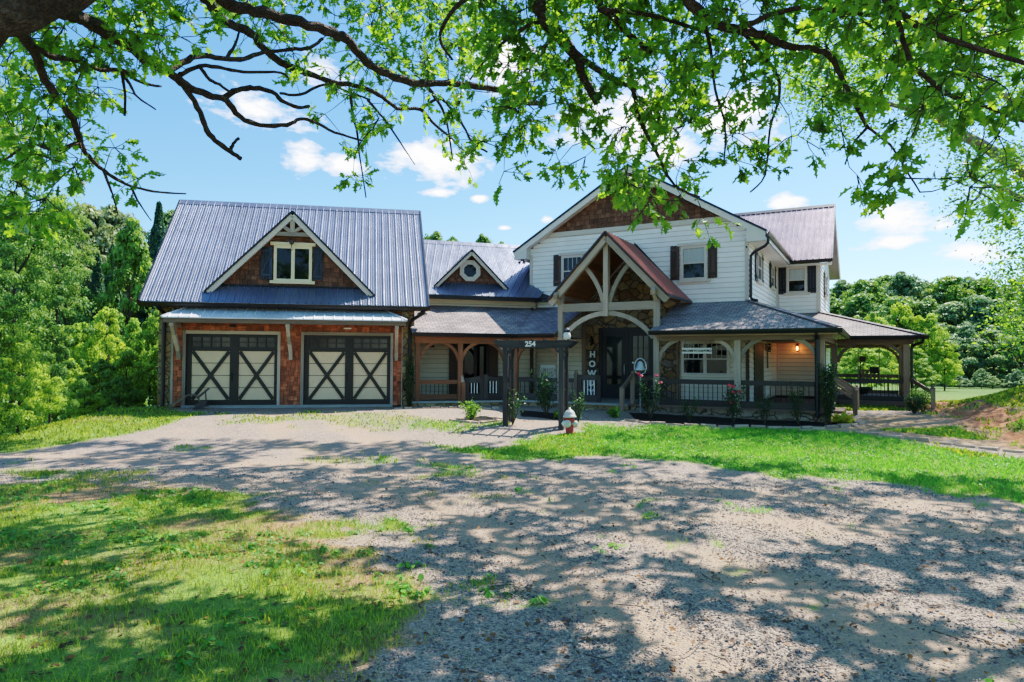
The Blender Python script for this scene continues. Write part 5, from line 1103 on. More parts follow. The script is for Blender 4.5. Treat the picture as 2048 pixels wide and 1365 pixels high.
def crown_pts(kind, seed, n):
    r = np.random.default_rng(seed); P = []; N = []; Tn = []
    if kind == 'pine':
        k = n; h = r.random(k)**.8; R_ = (1 - h)*.30*(.55 + .45*np.abs(np.sin(h*26 + r.random()*6))) + .012; a = r.uniform(0, 2*pi, k); rr = R_*np.sqrt(r.uniform(.25, 1, k))
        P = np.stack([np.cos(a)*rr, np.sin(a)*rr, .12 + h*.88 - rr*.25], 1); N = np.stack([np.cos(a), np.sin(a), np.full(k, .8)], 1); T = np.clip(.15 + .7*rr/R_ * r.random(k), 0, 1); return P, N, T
    npf = dict(round=150, tall=110, bush=80)[kind]; W = dict(round=.36, tall=.24, bush=.5)[kind]; z0, z1 = dict(round=(.24, .95), tall=(.15, .97), bush=(.12, .92))[kind]
    # lobed crown: puffs spread through an uneven hull
    ph = r.uniform(0, 6.28, 4); c = []
    while len(c) < npf:
        a = r.uniform(0, 2*pi); f = r.random(); z = z0 + (z1 - z0)*f; prof = sin(pi*min(1, (.12 + .88*f))**.8)**.7 if kind != 'tall' else (sin(pi*(.1 + .9*f)**.9))**.8
        lob = 1 + .22*sin(2*a + ph[0]) + .16*sin(3*a + ph[1]) + .14*sin(5*f*3 + ph[2]); rad = W*prof*lob*r.uniform(.45, .98)
        c.append((cos(a)*rad, sin(a)*rad, z + r.normal()*.015, (.026 + .055*r.random()**1.5)*(W/.36)**.5))
    c = np.array(c); m = n//npf
    for cx, cy, cz, cr_ in c:
        d = r.normal(size=(m, 3)); d[:, 2] += .35; d /= np.linalg.norm(d, axis=1, keepdims=True); rad = cr_*r.uniform(.5, 1.12, m)[:, None]*np.array([1.25, 1.25, .75])
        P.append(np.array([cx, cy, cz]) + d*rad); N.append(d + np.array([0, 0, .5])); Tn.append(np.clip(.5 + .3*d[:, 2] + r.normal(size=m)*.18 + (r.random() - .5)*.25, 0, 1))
    return np.concatenate(P), np.concatenate(N), np.concatenate(Tn)
LQ = ([(-.5, 0, 0), (0, -.32, .08), (.5, 0, -.05), (0, .32, .08)], [(0, 1, 2, 3)])
_proto = {}
def proto(kind, mat, seed, n, ls):
    key = (kind, mat, seed)
    if key in _proto: return _proto[key]
    P, N, T = crown_pts(kind, seed, n); k = len(P); z = N + rng.normal(size=(k, 3))*.55; z /= np.linalg.norm(z, axis=1, keepdims=True); a = rng.normal(size=(k, 3)); x = a - z*(a*z).sum(1, keepdims=True); x /= np.linalg.norm(x, axis=1, keepdims=True)
    V, F, TT = scatter(*LQ, P, np.stack([x, np.cross(z, x), z], 2), rng.uniform(ls*.6, ls*1.3, k), T)
    o = npmesh('crown', V, F, MT[mat], TT); me = o.data; bpy.data.objects.remove(o)
    m = MB(); h = .9 if kind == 'pine' else .8; m.tube([(0, 0, -.1), (.004, .0, .1), (-.005, .006, .35), (.004, 0, .6), (0, 0, h)], [.022, .017, .013, .008, .002], 7, False)
    if kind != 'pine':
        for i in range(9): a = random.uniform(0, 6.28); z = random.uniform(.2, .6); r_ = random.uniform(.12, .26)*(1 if kind != 'tall' else .6); m.tube([(0, 0, z), (cos(a)*r_*.5, sin(a)*r_*.5, z + .09), (cos(a)*r_, sin(a)*r_, z + .22)], [.008, .006, .002], 5, False)
    o = m.build('trunk', MT['bark']); mt = o.data; bpy.data.objects.remove(o); _proto[key] = (me, mt); return _proto[key]
def tree(px, d, ytop, wpx, kind, mat, seed, label, group=None, name=None, n=13000, ls=.033, gzv=None, cat='tree', x=None):
    me, mt = proto(kind, mat, seed, n, ls); w = at(px, ytop, d); x = w.x; gz = gzs(x, d) if gzv is None else gzv; gz = max(gz, w.z - wpx*d/F_*(1.75 if kind in ('round', 'bush') else 3.2)); H = w.z - gz; meshw = dict(round=.82, tall=.56, bush=1.1, pine=.56)[kind]; sx = wpx*d/F_/meshw
    t = thing(name or dict(round='broadleaf_tree', tall='tall_tree', pine='pine_tree', bush='leafy_thicket_tree')[kind], label, cat, (x, d, gz), group); t.scale = (sx, sx, H/.97); t.rotation_euler = (0, 0, random.uniform(0, 6.28))
    for nm, md in (('crown', me), ('trunk', mt)): o = bpy.data.objects.new(nm, md); C.objects.link(o); o.parent = t
    return t
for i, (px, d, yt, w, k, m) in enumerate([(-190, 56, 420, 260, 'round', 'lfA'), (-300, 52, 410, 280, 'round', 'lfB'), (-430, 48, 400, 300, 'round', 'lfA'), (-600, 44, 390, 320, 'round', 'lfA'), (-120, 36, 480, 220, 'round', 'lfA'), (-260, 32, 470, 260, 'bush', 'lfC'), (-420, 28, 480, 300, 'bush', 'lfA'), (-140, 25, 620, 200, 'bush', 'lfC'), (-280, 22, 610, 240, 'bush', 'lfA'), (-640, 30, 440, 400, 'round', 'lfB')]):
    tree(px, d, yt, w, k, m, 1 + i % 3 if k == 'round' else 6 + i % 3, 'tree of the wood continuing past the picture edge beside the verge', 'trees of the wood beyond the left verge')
for i, (px, d, yt, w, k, m) in enumerate([(2190, 60, 590, 200, 'round', 'lfB'), (2280, 82, 555, 220, 'round', 'lfA'), (2300, 58, 600, 220, 'bush', 'lfB'), (2420, 78, 550, 240, 'round', 'lfA'), (2430, 54, 590, 260, 'bush', 'lfA'), (2580, 70, 540, 280, 'round', 'lfB'), (2600, 50, 590, 280, 'bush', 'lfA'), (2780, 60, 520, 340, 'round', 'lfA'), (2560, 32, 560, 260, 'round', 'lfA')]):
    tree(px, d, yt, w, k, m, 1 + i % 3 if k == 'round' else 6 + i % 3, 'tree of the far wood continuing past the picture edge beyond the bank', 'trees at the far edge of the right field')
gL = 'trees of the wood beyond the left verge'; gB = 'treetops behind the roofs'; gR = 'trees at the far edge of the right field'; gY = 'yellow green trees behind the right porch'
far = 'broadleaf tree in the dim rear row of the wood left of the garage'
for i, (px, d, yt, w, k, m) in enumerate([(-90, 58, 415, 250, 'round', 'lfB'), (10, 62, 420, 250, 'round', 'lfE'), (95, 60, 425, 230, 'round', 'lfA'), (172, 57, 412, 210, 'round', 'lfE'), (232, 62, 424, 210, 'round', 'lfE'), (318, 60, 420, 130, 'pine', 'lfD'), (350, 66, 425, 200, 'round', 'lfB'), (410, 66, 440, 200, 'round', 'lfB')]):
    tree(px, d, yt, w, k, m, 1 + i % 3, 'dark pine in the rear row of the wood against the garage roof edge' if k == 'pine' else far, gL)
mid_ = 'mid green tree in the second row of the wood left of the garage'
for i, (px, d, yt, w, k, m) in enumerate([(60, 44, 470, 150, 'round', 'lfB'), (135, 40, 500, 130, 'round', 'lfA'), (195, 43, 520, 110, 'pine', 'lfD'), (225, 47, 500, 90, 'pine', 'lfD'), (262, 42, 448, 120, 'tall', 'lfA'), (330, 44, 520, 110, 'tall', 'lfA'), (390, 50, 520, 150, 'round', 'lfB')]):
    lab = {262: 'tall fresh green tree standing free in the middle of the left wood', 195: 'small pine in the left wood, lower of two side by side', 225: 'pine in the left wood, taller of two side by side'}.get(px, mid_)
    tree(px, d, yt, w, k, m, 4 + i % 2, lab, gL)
for i, (px, d, yt, w, m) in enumerate([(60, 27, 640, 150, 'lfC'), (118, 25, 655, 120, 'lfC'), (165, 27, 640, 110, 'lfC'), (215, 26, 612, 120, 'lfC'), (268, 28, 640, 110, 'lfC'), (312, 27, 618, 105, 'lfC'), (360, 27, 640, 120, 'lfC'), (140, 22, 720, 120, 'lfC'), (200, 22, 715, 120, 'lfA'), (255, 22, 700, 110, 'lfC'), (300, 22.5, 730, 90, 'lfC'), (240, 21, 750, 80, 'lfA'), (170, 19.5, 775, 90, 'lfC')]):
    tree(px, d, yt, w, 'bush', m, 6 + i % 3, 'sunlit yellow green young tree below the verge beside the garage', gL, 'young_tree', 12000, .034)
for i, (px, d, yt, w, m, lab) in enumerate([(-30, 19, 150, 290, 'lfF', 'tall fresh green tree filling the picture edge behind the oak limbs'), (35, 16.5, 400, 230, 'lfA', 'large leafy tree at the picture edge by the verge, nearest of the left wood'), (118, 20, 398, 150, 'lfA', 'dark leafy tree leaning over the verge, second from the picture edge'), (-60, 14, 560, 240, 'lfA', 'leafy tree low at the picture edge'), (40, 15.4, 690, 170, 'lfC', 'yellow green bushy tree spilling over the verge crest'), (105, 17, 640, 120, 'lfA', 'mid green bushy tree on the verge crest')]):
    tree(px, d, yt, w, 'round' if yt < 500 else 'bush', m, 9 + i, lab, None, None, 26000, .017 if yt < 500 else .022)
for px, d, yt, w in ((868, 60, 470, 120), (905, 62, 480, 120), (966, 56, 472, 70), (1000, 60, 490, 100)): tree(px, d, yt, w, 'round', 'lfA', 2, 'treetop showing above the middle metal roof', gB)
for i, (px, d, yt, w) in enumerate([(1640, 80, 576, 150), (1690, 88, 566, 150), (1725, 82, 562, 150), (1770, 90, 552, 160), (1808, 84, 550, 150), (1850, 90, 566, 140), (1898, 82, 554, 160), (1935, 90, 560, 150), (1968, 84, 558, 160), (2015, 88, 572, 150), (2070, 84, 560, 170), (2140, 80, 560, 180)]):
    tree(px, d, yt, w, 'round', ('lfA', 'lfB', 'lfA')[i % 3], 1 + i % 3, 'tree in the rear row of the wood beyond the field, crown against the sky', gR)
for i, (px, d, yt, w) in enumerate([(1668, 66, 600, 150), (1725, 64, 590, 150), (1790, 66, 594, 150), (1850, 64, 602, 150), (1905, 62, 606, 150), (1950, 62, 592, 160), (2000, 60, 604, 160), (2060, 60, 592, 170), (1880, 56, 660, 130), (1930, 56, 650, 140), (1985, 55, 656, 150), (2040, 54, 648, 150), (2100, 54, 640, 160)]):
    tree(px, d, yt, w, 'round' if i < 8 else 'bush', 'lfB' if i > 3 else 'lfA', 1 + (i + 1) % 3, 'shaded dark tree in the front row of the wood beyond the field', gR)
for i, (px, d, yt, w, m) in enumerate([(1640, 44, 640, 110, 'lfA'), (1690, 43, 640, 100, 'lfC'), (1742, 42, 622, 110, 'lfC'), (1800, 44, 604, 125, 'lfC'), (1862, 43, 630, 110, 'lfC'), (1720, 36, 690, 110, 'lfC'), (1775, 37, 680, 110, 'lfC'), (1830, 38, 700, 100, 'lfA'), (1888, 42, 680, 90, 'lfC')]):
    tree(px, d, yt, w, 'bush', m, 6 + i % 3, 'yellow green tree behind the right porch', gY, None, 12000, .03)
for i, (px, yt) in enumerate([(1890, 741), (1918, 752), (1962, 738), (1985, 753), (2034, 740), (2065, 748)]): tree(px, 50, yt, 50, 'bush', 'lfB', 7, 'low shrub at the foot of the far wood', 'shrubs along the far edge of the field', 'field_shrub', 12000, .034, cat='shrub')
tree(2120, 27, 450, 190, 'round', 'lfA', 10, 'leafy tree at the right picture edge beyond the clay bank', None, None, 26000, .017)

# ------------------------------------------------------------------ the big oak overhead
oak = thing('oak_tree', 'huge old oak whose limbs and lobed leaves hang over the whole view', 'tree', (-5.0, 4.6, -.5))
SK = []   # skeleton nodes
def limb(pts, r0_, r1_, name='limb', parent=oak, seg=4, wob=.03, mat='bark'):
    P = [Vector(p) for p in pts]; out = []
    for i in range(len(P) - 1):   # catmull-rom
        a, b, c, d = P[max(0, i-1)], P[i], P[i+1], P[min(len(P)-1, i+2)]
        for k in range(seg):
            f = k/seg; out.append(.5*((2*b) + (c - a)*f + (2*a - 5*b + 4*c - d)*f*f + (3*b - a - 3*c + d)*f**3))
    out.append(P[-1]); n = len(out); R_ = []
    for i, p in enumerate(out):
        f = i/(n-1); r = r0_ + (r1_ - r0_)*f**.8; R_.append(r*(1 + random.uniform(-.10, .14))); 
        if 0 < i < n-1: out[i] = p + Vector((random.uniform(-1, 1), random.uniform(-1, 1), random.uniform(-1, 1)))*r*.28
    m = MB(); m.tube(out, R_, 12 if r0_ > .05 else 7, True); o = m.build(name, MT[mat], parent, True)
    for p in out: SK.append(tuple(p))
    return o
def pl(L, d0, d1, r0, r1, **k):
    n = len(L); pts = [at(x, y, d0 + (d1 - d0)*i/(n-1)) for i, (x, y) in enumerate(L)]; px = lambda r, d: r/F_*d/2
    return limb(pts, px(r0, d0), px(r1, d1), **k)
limb([(-5.0, 4.6, -.6), (-5.05, 4.65, .8), (-4.9, 4.7, 2.4), (-4.7, 4.8, 3.9), (-4.3, 5.0, 5.6), (-3.9, 5.4, 7.6), (-3.6, 5.8, 9.6)], .52, .22, 'trunk')
limb([(-4.85, 4.75, 2.9), tuple(at(-90, 70, 5)), tuple(at(0, 38, 5)), tuple(at(100, -2, 5.1)), tuple(at(210, -60, 5.3)), (-1.8, 5.8, 5.2), (.2, 6.3, 6.3), (2.4, 6.4, 7.1), (5, 7, 7.4), (8, 8.5, 8.2)], .20, .09)
pl([(30, -10), (95, 8), (135, 25), (170, 40), (215, 70), (260, 95), (300, 125), (340, 145), (370, 170), (415, 190), (450, 200), (480, 235), (520, 250), (575, 250), (600, 238), (630, 245), (670, 265), (725, 282)], 5.2, 10, 40, 4)
pl([(366, 170), (395, 215), (410, 255), (430, 280), (460, 303), (482, 318)], 7.4, 8.2, 13, 9); pl([(462, 302), (466, 288), (478, 277)], 8.1, 8.2, 7, 6)
pl([(446, 200), (475, 180), (510, 177), (545, 185), (570, 205), (600, 215), (619, 213)], 8.0, 8.6, 13, 6)
pl([(335, 143), (375, 120), (410, 112), (450, 118), (490, 118), (530, 105), (580, 100), (620, 95), (645, 78)], 7, 9, 14, 6); pl([(360, 150), (400, 132), (450, 138), (500, 145), (562, 146), (580, 162)], 7.3, 8.6, 10, 4)
pl([(452, 118), (470, 90), (478, 66)], 7.8, 8, 9, 4); pl([(398, 133), (420, 160), (440, 170), (462, 186)], 7.5, 7.9, 8, 5)
pl([(400, -25), (425, 15), (450, 45), (500, 65), (530, 100), (575, 132), (625, 150), (665, 165), (725, 175), (765, 195), (795, 217), (840, 220), (870, 250), (900, 275), (934, 308)], 7, 12, 24, 4)
pl([(840, 220), (870, 200), (885, 200), (900, 215), (920, 240), (945, 285), (975, 305)], 10.5, 11, 7, 4); pl([(560, 187), (600, 190), (650, 170), (700, 185), (740, 200)], 9, 10, 6, 4)
pl([(400, -45), (465, 12), (525, 25), (600, 45), (665, 65), (700, 85), (725, 115), (765, 145), (815, 162), (850, 167), (900, 167), (950, 172), (1024, 187), (1050, 205), (1090, 207)], 6.2, 9.5, 26, 10)
pl([(700, 180), (705, 225), (715, 270), (720, 320), (732, 396)], 9.6, 9.8, 7, 2.5); pl([(850, 168), (880, 210), (895, 250), (905, 318)], 8.8, 9, 8, 3); pl([(735, 200), (770, 240), (800, 285), (830, 330)], 9.8, 10, 6, 2)
pl([(20, 40), (45, 70), (65, 100), (85, 150), (115, 195), (145, 240), (160, 280), (170, 305), (200, 335), (235, 360), (270, 375), (320, 385), (372, 388)], 5.2, 8, 26, 3)
pl([(62, 92), (110, 115), (150, 120), (200, 140), (245, 140), (270, 160), (310, 172), (322, 173)], 5.6, 7, 14, 4); pl([(245, 145), (260, 170), (275, 195), (312, 220)], 6.6, 7, 8, 3); pl([(242, 140), (250, 185), (249, 232)], 6.6, 6.8, 6, 5)
pl([(206, 340), (220, 375), (228, 400), (236, 430)], 6.9, 7, 6, 2); pl([(262, 375), (280, 410), (303, 442)], 7.2, 7.4, 5, 2); pl([(160, 285), (110, 300), (60, 290), (10, 320)], 6.4, 7, 8, 4)
pl([(1060, -70), (1074, 0), (1089, 40), (1124, 80), (1154, 115), (1169, 160), (1194, 207)], 6.2, 6.6, 34, 13)
pl([(1140, 95), (1170, 122), (1225, 160), (1265, 180), (1275, 230), (1305, 290), (1325, 330), (1350, 372), (1400, 395)], 6.4, 6.8, 14, 4)
pl([(1180, -60), (1194, 0), (1234, 45), (1264, 75), (1303, 106)], 6, 6.4, 20, 9); pl([(1200, 20), (1290, 28), (1340, 42), (1420, 70), (1460, 110)], 6, 6.5, 12, 5)
pl([(1350, -60), (1378, 0), (1400, 25), (1424, 45), (1480, 60), (1524, 70), (1570, 90), (1630, 100), (1660, 112), (1690, 170), (1715, 220), (1735, 255)], 5.4, 5.8, 26, 7)
pl([(1735, 255), (1705, 290), (1690, 330)], 5.8, 5.9, 6, 3); pl([(1735, 255), (1780, 290), (1812, 340), (1840, 385)], 5.8, 5.9, 6, 3); pl([(1470, 58), (1510, 45), (1560, 25), (1610, 16), (1680, 22), (1740, 32)], 5.5, 5.2, 13, 7)
pl([(1400, 25), (1420, 90), (1430, 180), (1450, 250), (1448, 330)], 5.9, 6.1, 9, 3); pl([(1480, 60), (1540, 130), (1560, 180), (1540, 260), (1530, 350), (1500, 385)], 5.8, 6.1, 9, 3)
pl([(1740, -40), (1790, 20), (1850, 60), (1950, 95), (2060, 130)], 4.6, 4.6, 16, 9); pl([(1780, -60), (1800, 60), (1830, 130), (1900, 190), (1990, 220), (2070, 250)], 4.8, 5, 12, 7)
pl([(1120, -60), (950, -10), (900, 30), (880, 80), (905, 120)], 7, 8.2, 14, 5); pl([(1089, 40), (1040, 60), (980, 110), (940, 160)], 6.4, 7.4, 10, 4)
# leaf sprays by a coverage map of 64 px cells
COV = ["54566634444678888888888999999999", "86766502313457777878788889899999"[:32], "97521000013446657677676565668999", "97420000003331256665566635434588", "87631000002301135035555652531377", "88533100000201110125656410333146", "96200000000000000004543000002156"]
SP = []
def d_at(px, py):
    if px < 420: return random.uniform(5.8, 8.5)
    if px < 960: return random.uniform(7.5, 11)
    if px < 1400: return random.uniform(5.9, 7.6)
    if px < 1700: return random.uniform(5.2, 6.8)
    return random.uniform(4.3, 6.2)
for j, row in enumerate(COV):
    for i, ch in enumerate(row):
        cv = int(ch)/9
        if i >= 30 and j >= 3 or i <= 1 and j >= 4: cv *= .55
        dm = 7 if i < 7 else (9 if i < 15 else (6.7 if i < 22 else 5.4)); k = cv**1.3*(5.0 if i < 8 else 6.0 if i < 22 else 3.8)*(dm/7)**1.7
        for _ in range(int(k) + (random.random() < k % 1)): x, y = (i + random.random())*64, (j + random.random())*64 - (26 if i > 15 else 14); SP.append(at(x, y, d_at(x, y)))
for j in range(-2, 0):
    for i in range(-2, 34):
        for _ in range(3): x, y = (i + random.random())*64, (j + random.random())*64; SP.append(at(x, y, d_at(x, y)))
# unseen upper crown, added above the view and laid out to dapple the ground
UP = []
for q_ in range(2100):
    xs_, ys_ = -15 + (q_ % 56 + random.random())*.54, -3 + (q_//56 + random.random())*.49
    lim = 14.0 - .10*max(0, xs_ + 2) - max(0, xs_ - 1)*.38
    dens = .63 + .06*(ys_ > 8.5)*(xs_ < 0) - .05*(xs_ < -2) if ys_ < lim else (.12 if 0 < xs_ < 9 else 0)
    if .6*vn(np.array([xs_*.75]), np.array([ys_]), .95)[0] + .4*vn(np.array([xs_ + 7]), np.array([ys_]), 2.1)[0] > dens - .07*(xs_ < -2 and ys_ < 9): continue
    hp = max(5.2, 3.7 + .76*ys_) + random.random()*1.6; p = (xs_ + .46*hp, ys_ + .46*hp, hp - .5)
    if p[0] > 0 and p[1] > 17.5 and p[2] < 8.5: continue
    UP.append(Vector(p))
print('sprays', len(SP), 'upper', len(UP))
SKA = np.array(SK); tw = []
allp = [(p, 0) for p in SP] + [(p, 1) for p in UP]
order = sorted(allp, key=lambda q: np.min(np.sum((SKA - np.array(q[0]))**2, 1)))
twV = []; twF = []; nv = 0
def thin(pts, rads, n=5):
    global nv
    ring = []; prev = None
    for i, p in enumerate(pts):
        d = (pts[min(len(pts)-1, i+1)] - pts[max(0, i-1)]); d = d/(np.linalg.norm(d) + 1e-9); a = np.cross(d, [.1, .2, 1]) if prev is None else prev - d*prev.dot(d); a = a/(np.linalg.norm(a) + 1e-9); prev = a; b = np.cross(d, a)
        for k in range(n): ring.append(p + (a*cos(2*pi*k/n) + b*sin(2*pi*k/n))*rads[i])
    twV.extend(ring)
    for i in range(len(pts)-1):
        for k in range(n): j = (k+1) % n; twF.append((nv + i*n + k, nv + i*n + j, nv + (i+1)*n + j, nv + (i+1)*n + k))
    nv += len(ring)
LP, LR, LS, LT = [], [], [], []; UPp, UPr, UPs, UPt = [], [], [], []
SKL = [SKA]; cache = SKA
new = []
for q, (p, up) in enumerate(order):
    p = np.array(p)
    if q % 12 == 0 and new: cache = np.concatenate([cache, np.array(new)]); new = []
    dd = np.sum((cache - p)**2, 1); b = cache[int(np.argmin(dd))]; L = sqrt_ = float(np.sqrt(dd.min()))
    if L > .05:
        nseg = max(3, int(L/.16)); mid = []
        side = rng.normal(size=3)*L*.10
        for k in range(nseg + 1): f = k/nseg; mid.append(b + (p - b)*f + side*sin(pi*f) + rng.normal(size=3)*.012*(0 < k < nseg) + np.array([0, 0, .10*L*sin(pi*f)]))
        r_ = .004 + .006*min(L, 2.2); thin(mid, [r_*(1 - .6*k/nseg) for k in range(nseg + 1)], 4 if up else 5); new.extend(mid[1:])
        tdir = (p - b)/L
    else: tdir = np.array([0, 0, 1.])
    if up:
        m = 26; dq = rng.normal(size=(m, 3)); dq /= np.linalg.norm(dq, axis=1, keepdims=True); UPp.append(p + dq*(rng.random(m)**.5)[:, None]*np.array([.42, .42, .3])); UPr.append(randrot(m, np.array([0, 0, 1.]), .8)); UPs.append(rng.uniform(.2, .34, m)); UPt.append(rng.random(m)); continue
    ns = random.choice((3, 4, 5)); base_t = random.random()*.35
    for s_i in range(ns):
        dv_ = tdir*.5 + rng.normal(size=3)*.6 + np.array([0, 0, -.25]); dv_ /= np.linalg.norm(dv_); l = random.uniform(.14, .34); e = p + dv_*l; thin([p, p + dv_*l*.5 + rng.normal(size=3)*.015, e], [.005, .004, .002], 4)
        m = random.choice((5, 6, 7, 8, 9)); out = rng.normal(size=(m, 3))*.75 + dv_ + np.array([0, 0, -.35]); out /= np.linalg.norm(out, axis=1, keepdims=True)
        z = rng.normal(size=(m, 3))*.6 + np.array([0, 0, 1.]); z -= out*(z*out).sum(1, keepdims=True); z /= np.linalg.norm(z, axis=1, keepdims=True)
        f = rng.uniform(.45, 1, m)[:, None]; LP.append(p + (e - p)*f + out*.015); LR.append(np.stack([out, np.cross(z, out), z], 2)); LS.append(np.stack([rng.uniform(.085, .16, m)*k_ for k_ in (np.ones(m), rng.uniform(.8, 1.15, m), rng.uniform(-2, 4, m))], 1)); LT.append(np.clip(base_t + rng.random(m)*.65, 0, 1))
LP, LR, LS, LT = map(np.concatenate, (LP, LR, LS, LT)); print('leaves', len(LP), 'upper leaves', len(UPp)*26)
# lobed oak leaf
h = [(0, .02), (.16, .05), (.24, .19), (.31, .09), (.42, .13), (.52, .34), (.60, .15), (.70, .13), (.80, .25), (.86, .10), (1.0, .03)]
TV = [(x, y, .10*y - .10*x*x) for x, y in h] + [(x, -y, .10*y - .10*x*x) for x, y in h]; nh = len(h); TF = []
for i in range(nh - 1): TF.append((i + nh, i + 1 + nh, i + 1, i))
V, F, T = scatter(TV, TF, LP, LR, LS, LT); MT['oakleaf'] = m_leaf('oak_leaves', (.05, .15, .025), (.34, .64, .055), .6, .5, .36, spec=.4)
npmesh('crown', V, F, MT['oakleaf'], T, oak)
UPp, UPr, UPs, UPt = map(np.concatenate, (UPp, UPr, UPs, UPt)); V, F, T = scatter(*LEAF6, UPp, UPr, UPs, UPt); npmesh('upper_shade_crown', V, F, MT['oakleaf'], T, oak)
npmesh('twigs', np.array(twV), np.array(twF), MT['bark'], None, oak, smooth=True)
# second oak with a pale limb, farther off to the right
oak2 = thing('oak_tree', 'pale limbed oak farther off, its crown filling the upper right sky', 'tree', (22.5, 23, gzs(22.5, 23)))
k_ = dict(parent=oak2, mat='barkp')
limb([(22.5, 23, .2), (22.3, 23, 3), (21.6, 23, 5.5), (21.5, 23, 8), (21, 22.6, 11)], .42, .2, 'trunk', **k_)
limb([(21.7, 23, 5.6), tuple(at(1960, 290, 22)), tuple(at(1880, 235, 21.5)), tuple(at(1830, 190, 21)), tuple(at(1750, 110, 20.5)), tuple(at(1690, 60, 20))], .22, .07, **k_)
limb([(21.5, 23, 8), tuple(at(1990, 180, 22)), tuple(at(1900, 110, 21)), tuple(at(1850, 40, 20.5))], .15, .05, **k_); limb([tuple(at(1880, 235, 21.5)), tuple(at(1800, 215, 21)), tuple(at(1720, 190, 20.5)), tuple(at(1640, 175, 20))], .09, .03, **k_); limb([(22.0, 23, 4.6), tuple(at(2010, 380, 22)), tuple(at(1950, 400, 22)), tuple(at(1905, 425, 22))], .10, .02, **k_)
P = []
for (x0, x1, y0, y1, nn) in ((1560, 1760, 60, 200, 34), (1720, 2060, 20, 230, 80), (1600, 1720, 150, 260, 18), (1920, 2070, 300, 430, 34), (1990, 2080, 440, 560, 12), (2010, 2120, 560, 720, 12), (2100, 2300, 140, 700, 60), (1700, 2200, -160, 20, 24), (1800, 1960, 210, 290, 12)):
    for _ in range(nn): c = np.array(at(random.uniform(x0, x1), random.uniform(y0, y1), random.uniform(19.5, 25))); m = 110; P.append(c + rng.normal(size=(m, 3))*np.array([.5, .5, .28]))
P = np.concatenate(P); n = len(P); V, F, T = scatter(*LEAF6, P, randrot(n, np.array([0, 0, 1.]), .9), rng.uniform(.09, .16, n), rng.random(n)); npmesh('crown', V, F, MT['oakleaf'], T, oak2)

# ------------------------------------------------------------------ sky, sun, render settings
t = NT('World', True); AZ, EL = 47., 57.
sky = t.n('ShaderNodeTexSky', 0, sky_type='NISHITA', sun_disc=False, sun_elevation=radians(EL), sun_rotation=radians(AZ), air_density=1.0, dust_density=.6, ozone_density=1.6)
tc = t.n('ShaderNodeTexCoord', 0); sp = t.n('ShaderNodeSeparateXYZ', 0, i_0=tc); x, y, z = t.last.outputs
az = t.math('MULTIPLY', t.math('ARCTAN2', x, y), 57.2958); el = t.math('MULTIPLY', t.math('ARCSINE', z), 57.2958)
tcs = t.n('ShaderNodeMapping', 0, i_Vector=tc, i_Scale=(1, 1, 2.2)); wz = t.noise(tcs, 12, 3, .6); wz2 = t.noise(tcs, 44, 3, .65); blob = None
CL = [(-21.2, 19.6, 4.4, 1.7), (-6.8, 16.8, 4.5, 1.9), (-14.4, 16, 2.1, .8), (-18, 16.4, 1.8, 1.3), (-6.6, 14.2, 1.6, .45), (31, 10.8, 3.1, 1.45), (30.4, 9, 2.2, .6), (35.1, 8, 2.9, .85), (22.5, 12.6, 1.7, .6), (2.9, 12.1, .85, .4), (-3, 13.8, .75, .3), (-16.5, 23, 2.6, 1.8), (-.7, 11.4, .6, .25), (9.3, 20, 7, 3.1), (19.1, 19.2, 3.4, 2.7), (-.8, 24.7, 3.6, 2.7), (33.2, 9.9, 1.2, .6), (13.5, 17.4, 2.6, 1.8), (60, 14, 8, 2.5), (-50, 18, 7, 3)]
ve = t.n('ShaderNodeCombineXYZ', 0, i_0=az, i_1=el)
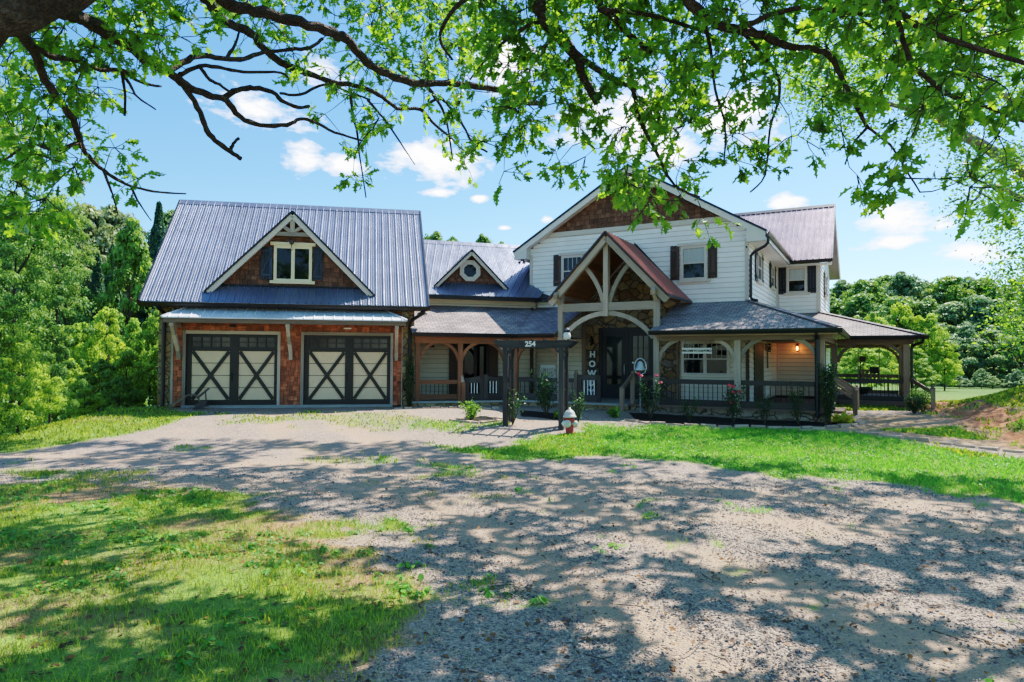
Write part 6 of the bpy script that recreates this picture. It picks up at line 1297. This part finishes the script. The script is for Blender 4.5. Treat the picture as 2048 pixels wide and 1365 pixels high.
for a, e, w, h in CL:
    ln = t.n('ShaderNodeVectorMath', 1, operation='LENGTH', i_0=t.n('ShaderNodeVectorMath', 0, operation='MULTIPLY_ADD', i_0=ve, i_1=(1/w, 1/h, 0), i_2=(-a/w, -e/h, 0))); blob = ln if blob is None else t.math('MINIMUM', blob, ln)
blob = t.math('SUBTRACT', 1., blob)
mk = t.math('ADD', blob, t.math('ADD', t.math('MULTIPLY', t.math('SUBTRACT', wz, .5), 2.6), t.math('MULTIPLY', t.math('SUBTRACT', wz2, .5), 1.3)))
mask = t.ramp(mk, [(.0, (0,)*3), (.25, (.45,)*3), (.8, (1,)*3)])
skyc = t.n('ShaderNodeHueSaturation', 0, i_Saturation=1.25, i_Value=1.0, i_Color=sky); skyc = t.mix(1, skyc, (.63, .77, .89), 'MULTIPLY')
cloud = t.ramp(mk, [(.1, (4.3, 4.8, 5.6)), (.8, (6.3, 6.3, 6.4))])
col = t.mix(mask, skyc, cloud)
bg = t.n('ShaderNodeBackground', 0, i_Color=col, i_Strength=.15); t.out(bg, True)
L = bpy.data.lights.new('sun', 'SUN'); L.energy = 4.2; L.angle = radians(.53); L.color = (1, .95, .86); so = bpy.data.objects.new('sun', L); C.objects.link(so)
sd = Vector((sin(radians(AZ))*cos(radians(EL)), cos(radians(AZ))*cos(radians(EL)), sin(radians(EL)))); so.rotation_euler = sd.to_track_quat('Z', 'Y').to_euler(); so.location = (0, 0, 30)
sc = bpy.context.scene; sc.render.engine = 'CYCLES'; sc.view_settings.view_transform = 'Standard'; sc.view_settings.look = 'None'; sc.view_settings.exposure = 0; sc.view_settings.gamma = 1
vs = sc.view_settings; vs.use_curve_mapping = True; cmp_ = vs.curve_mapping; cc = cmp_.curves[3]
for p_ in ((.015, .028), (.055, .155), (.15, .385), (.36, .67), (.7, .905)): cc.points.new(*p_)
cmp_.update()
sc.cycles.max_bounces = 5; sc.cycles.diffuse_bounces = 3; sc.cycles.glossy_bounces = 2; sc.cycles.transmission_bounces = 3; sc.cycles.use_denoising = True; sc.render.resolution_x = 1024; sc.render.resolution_y = 682
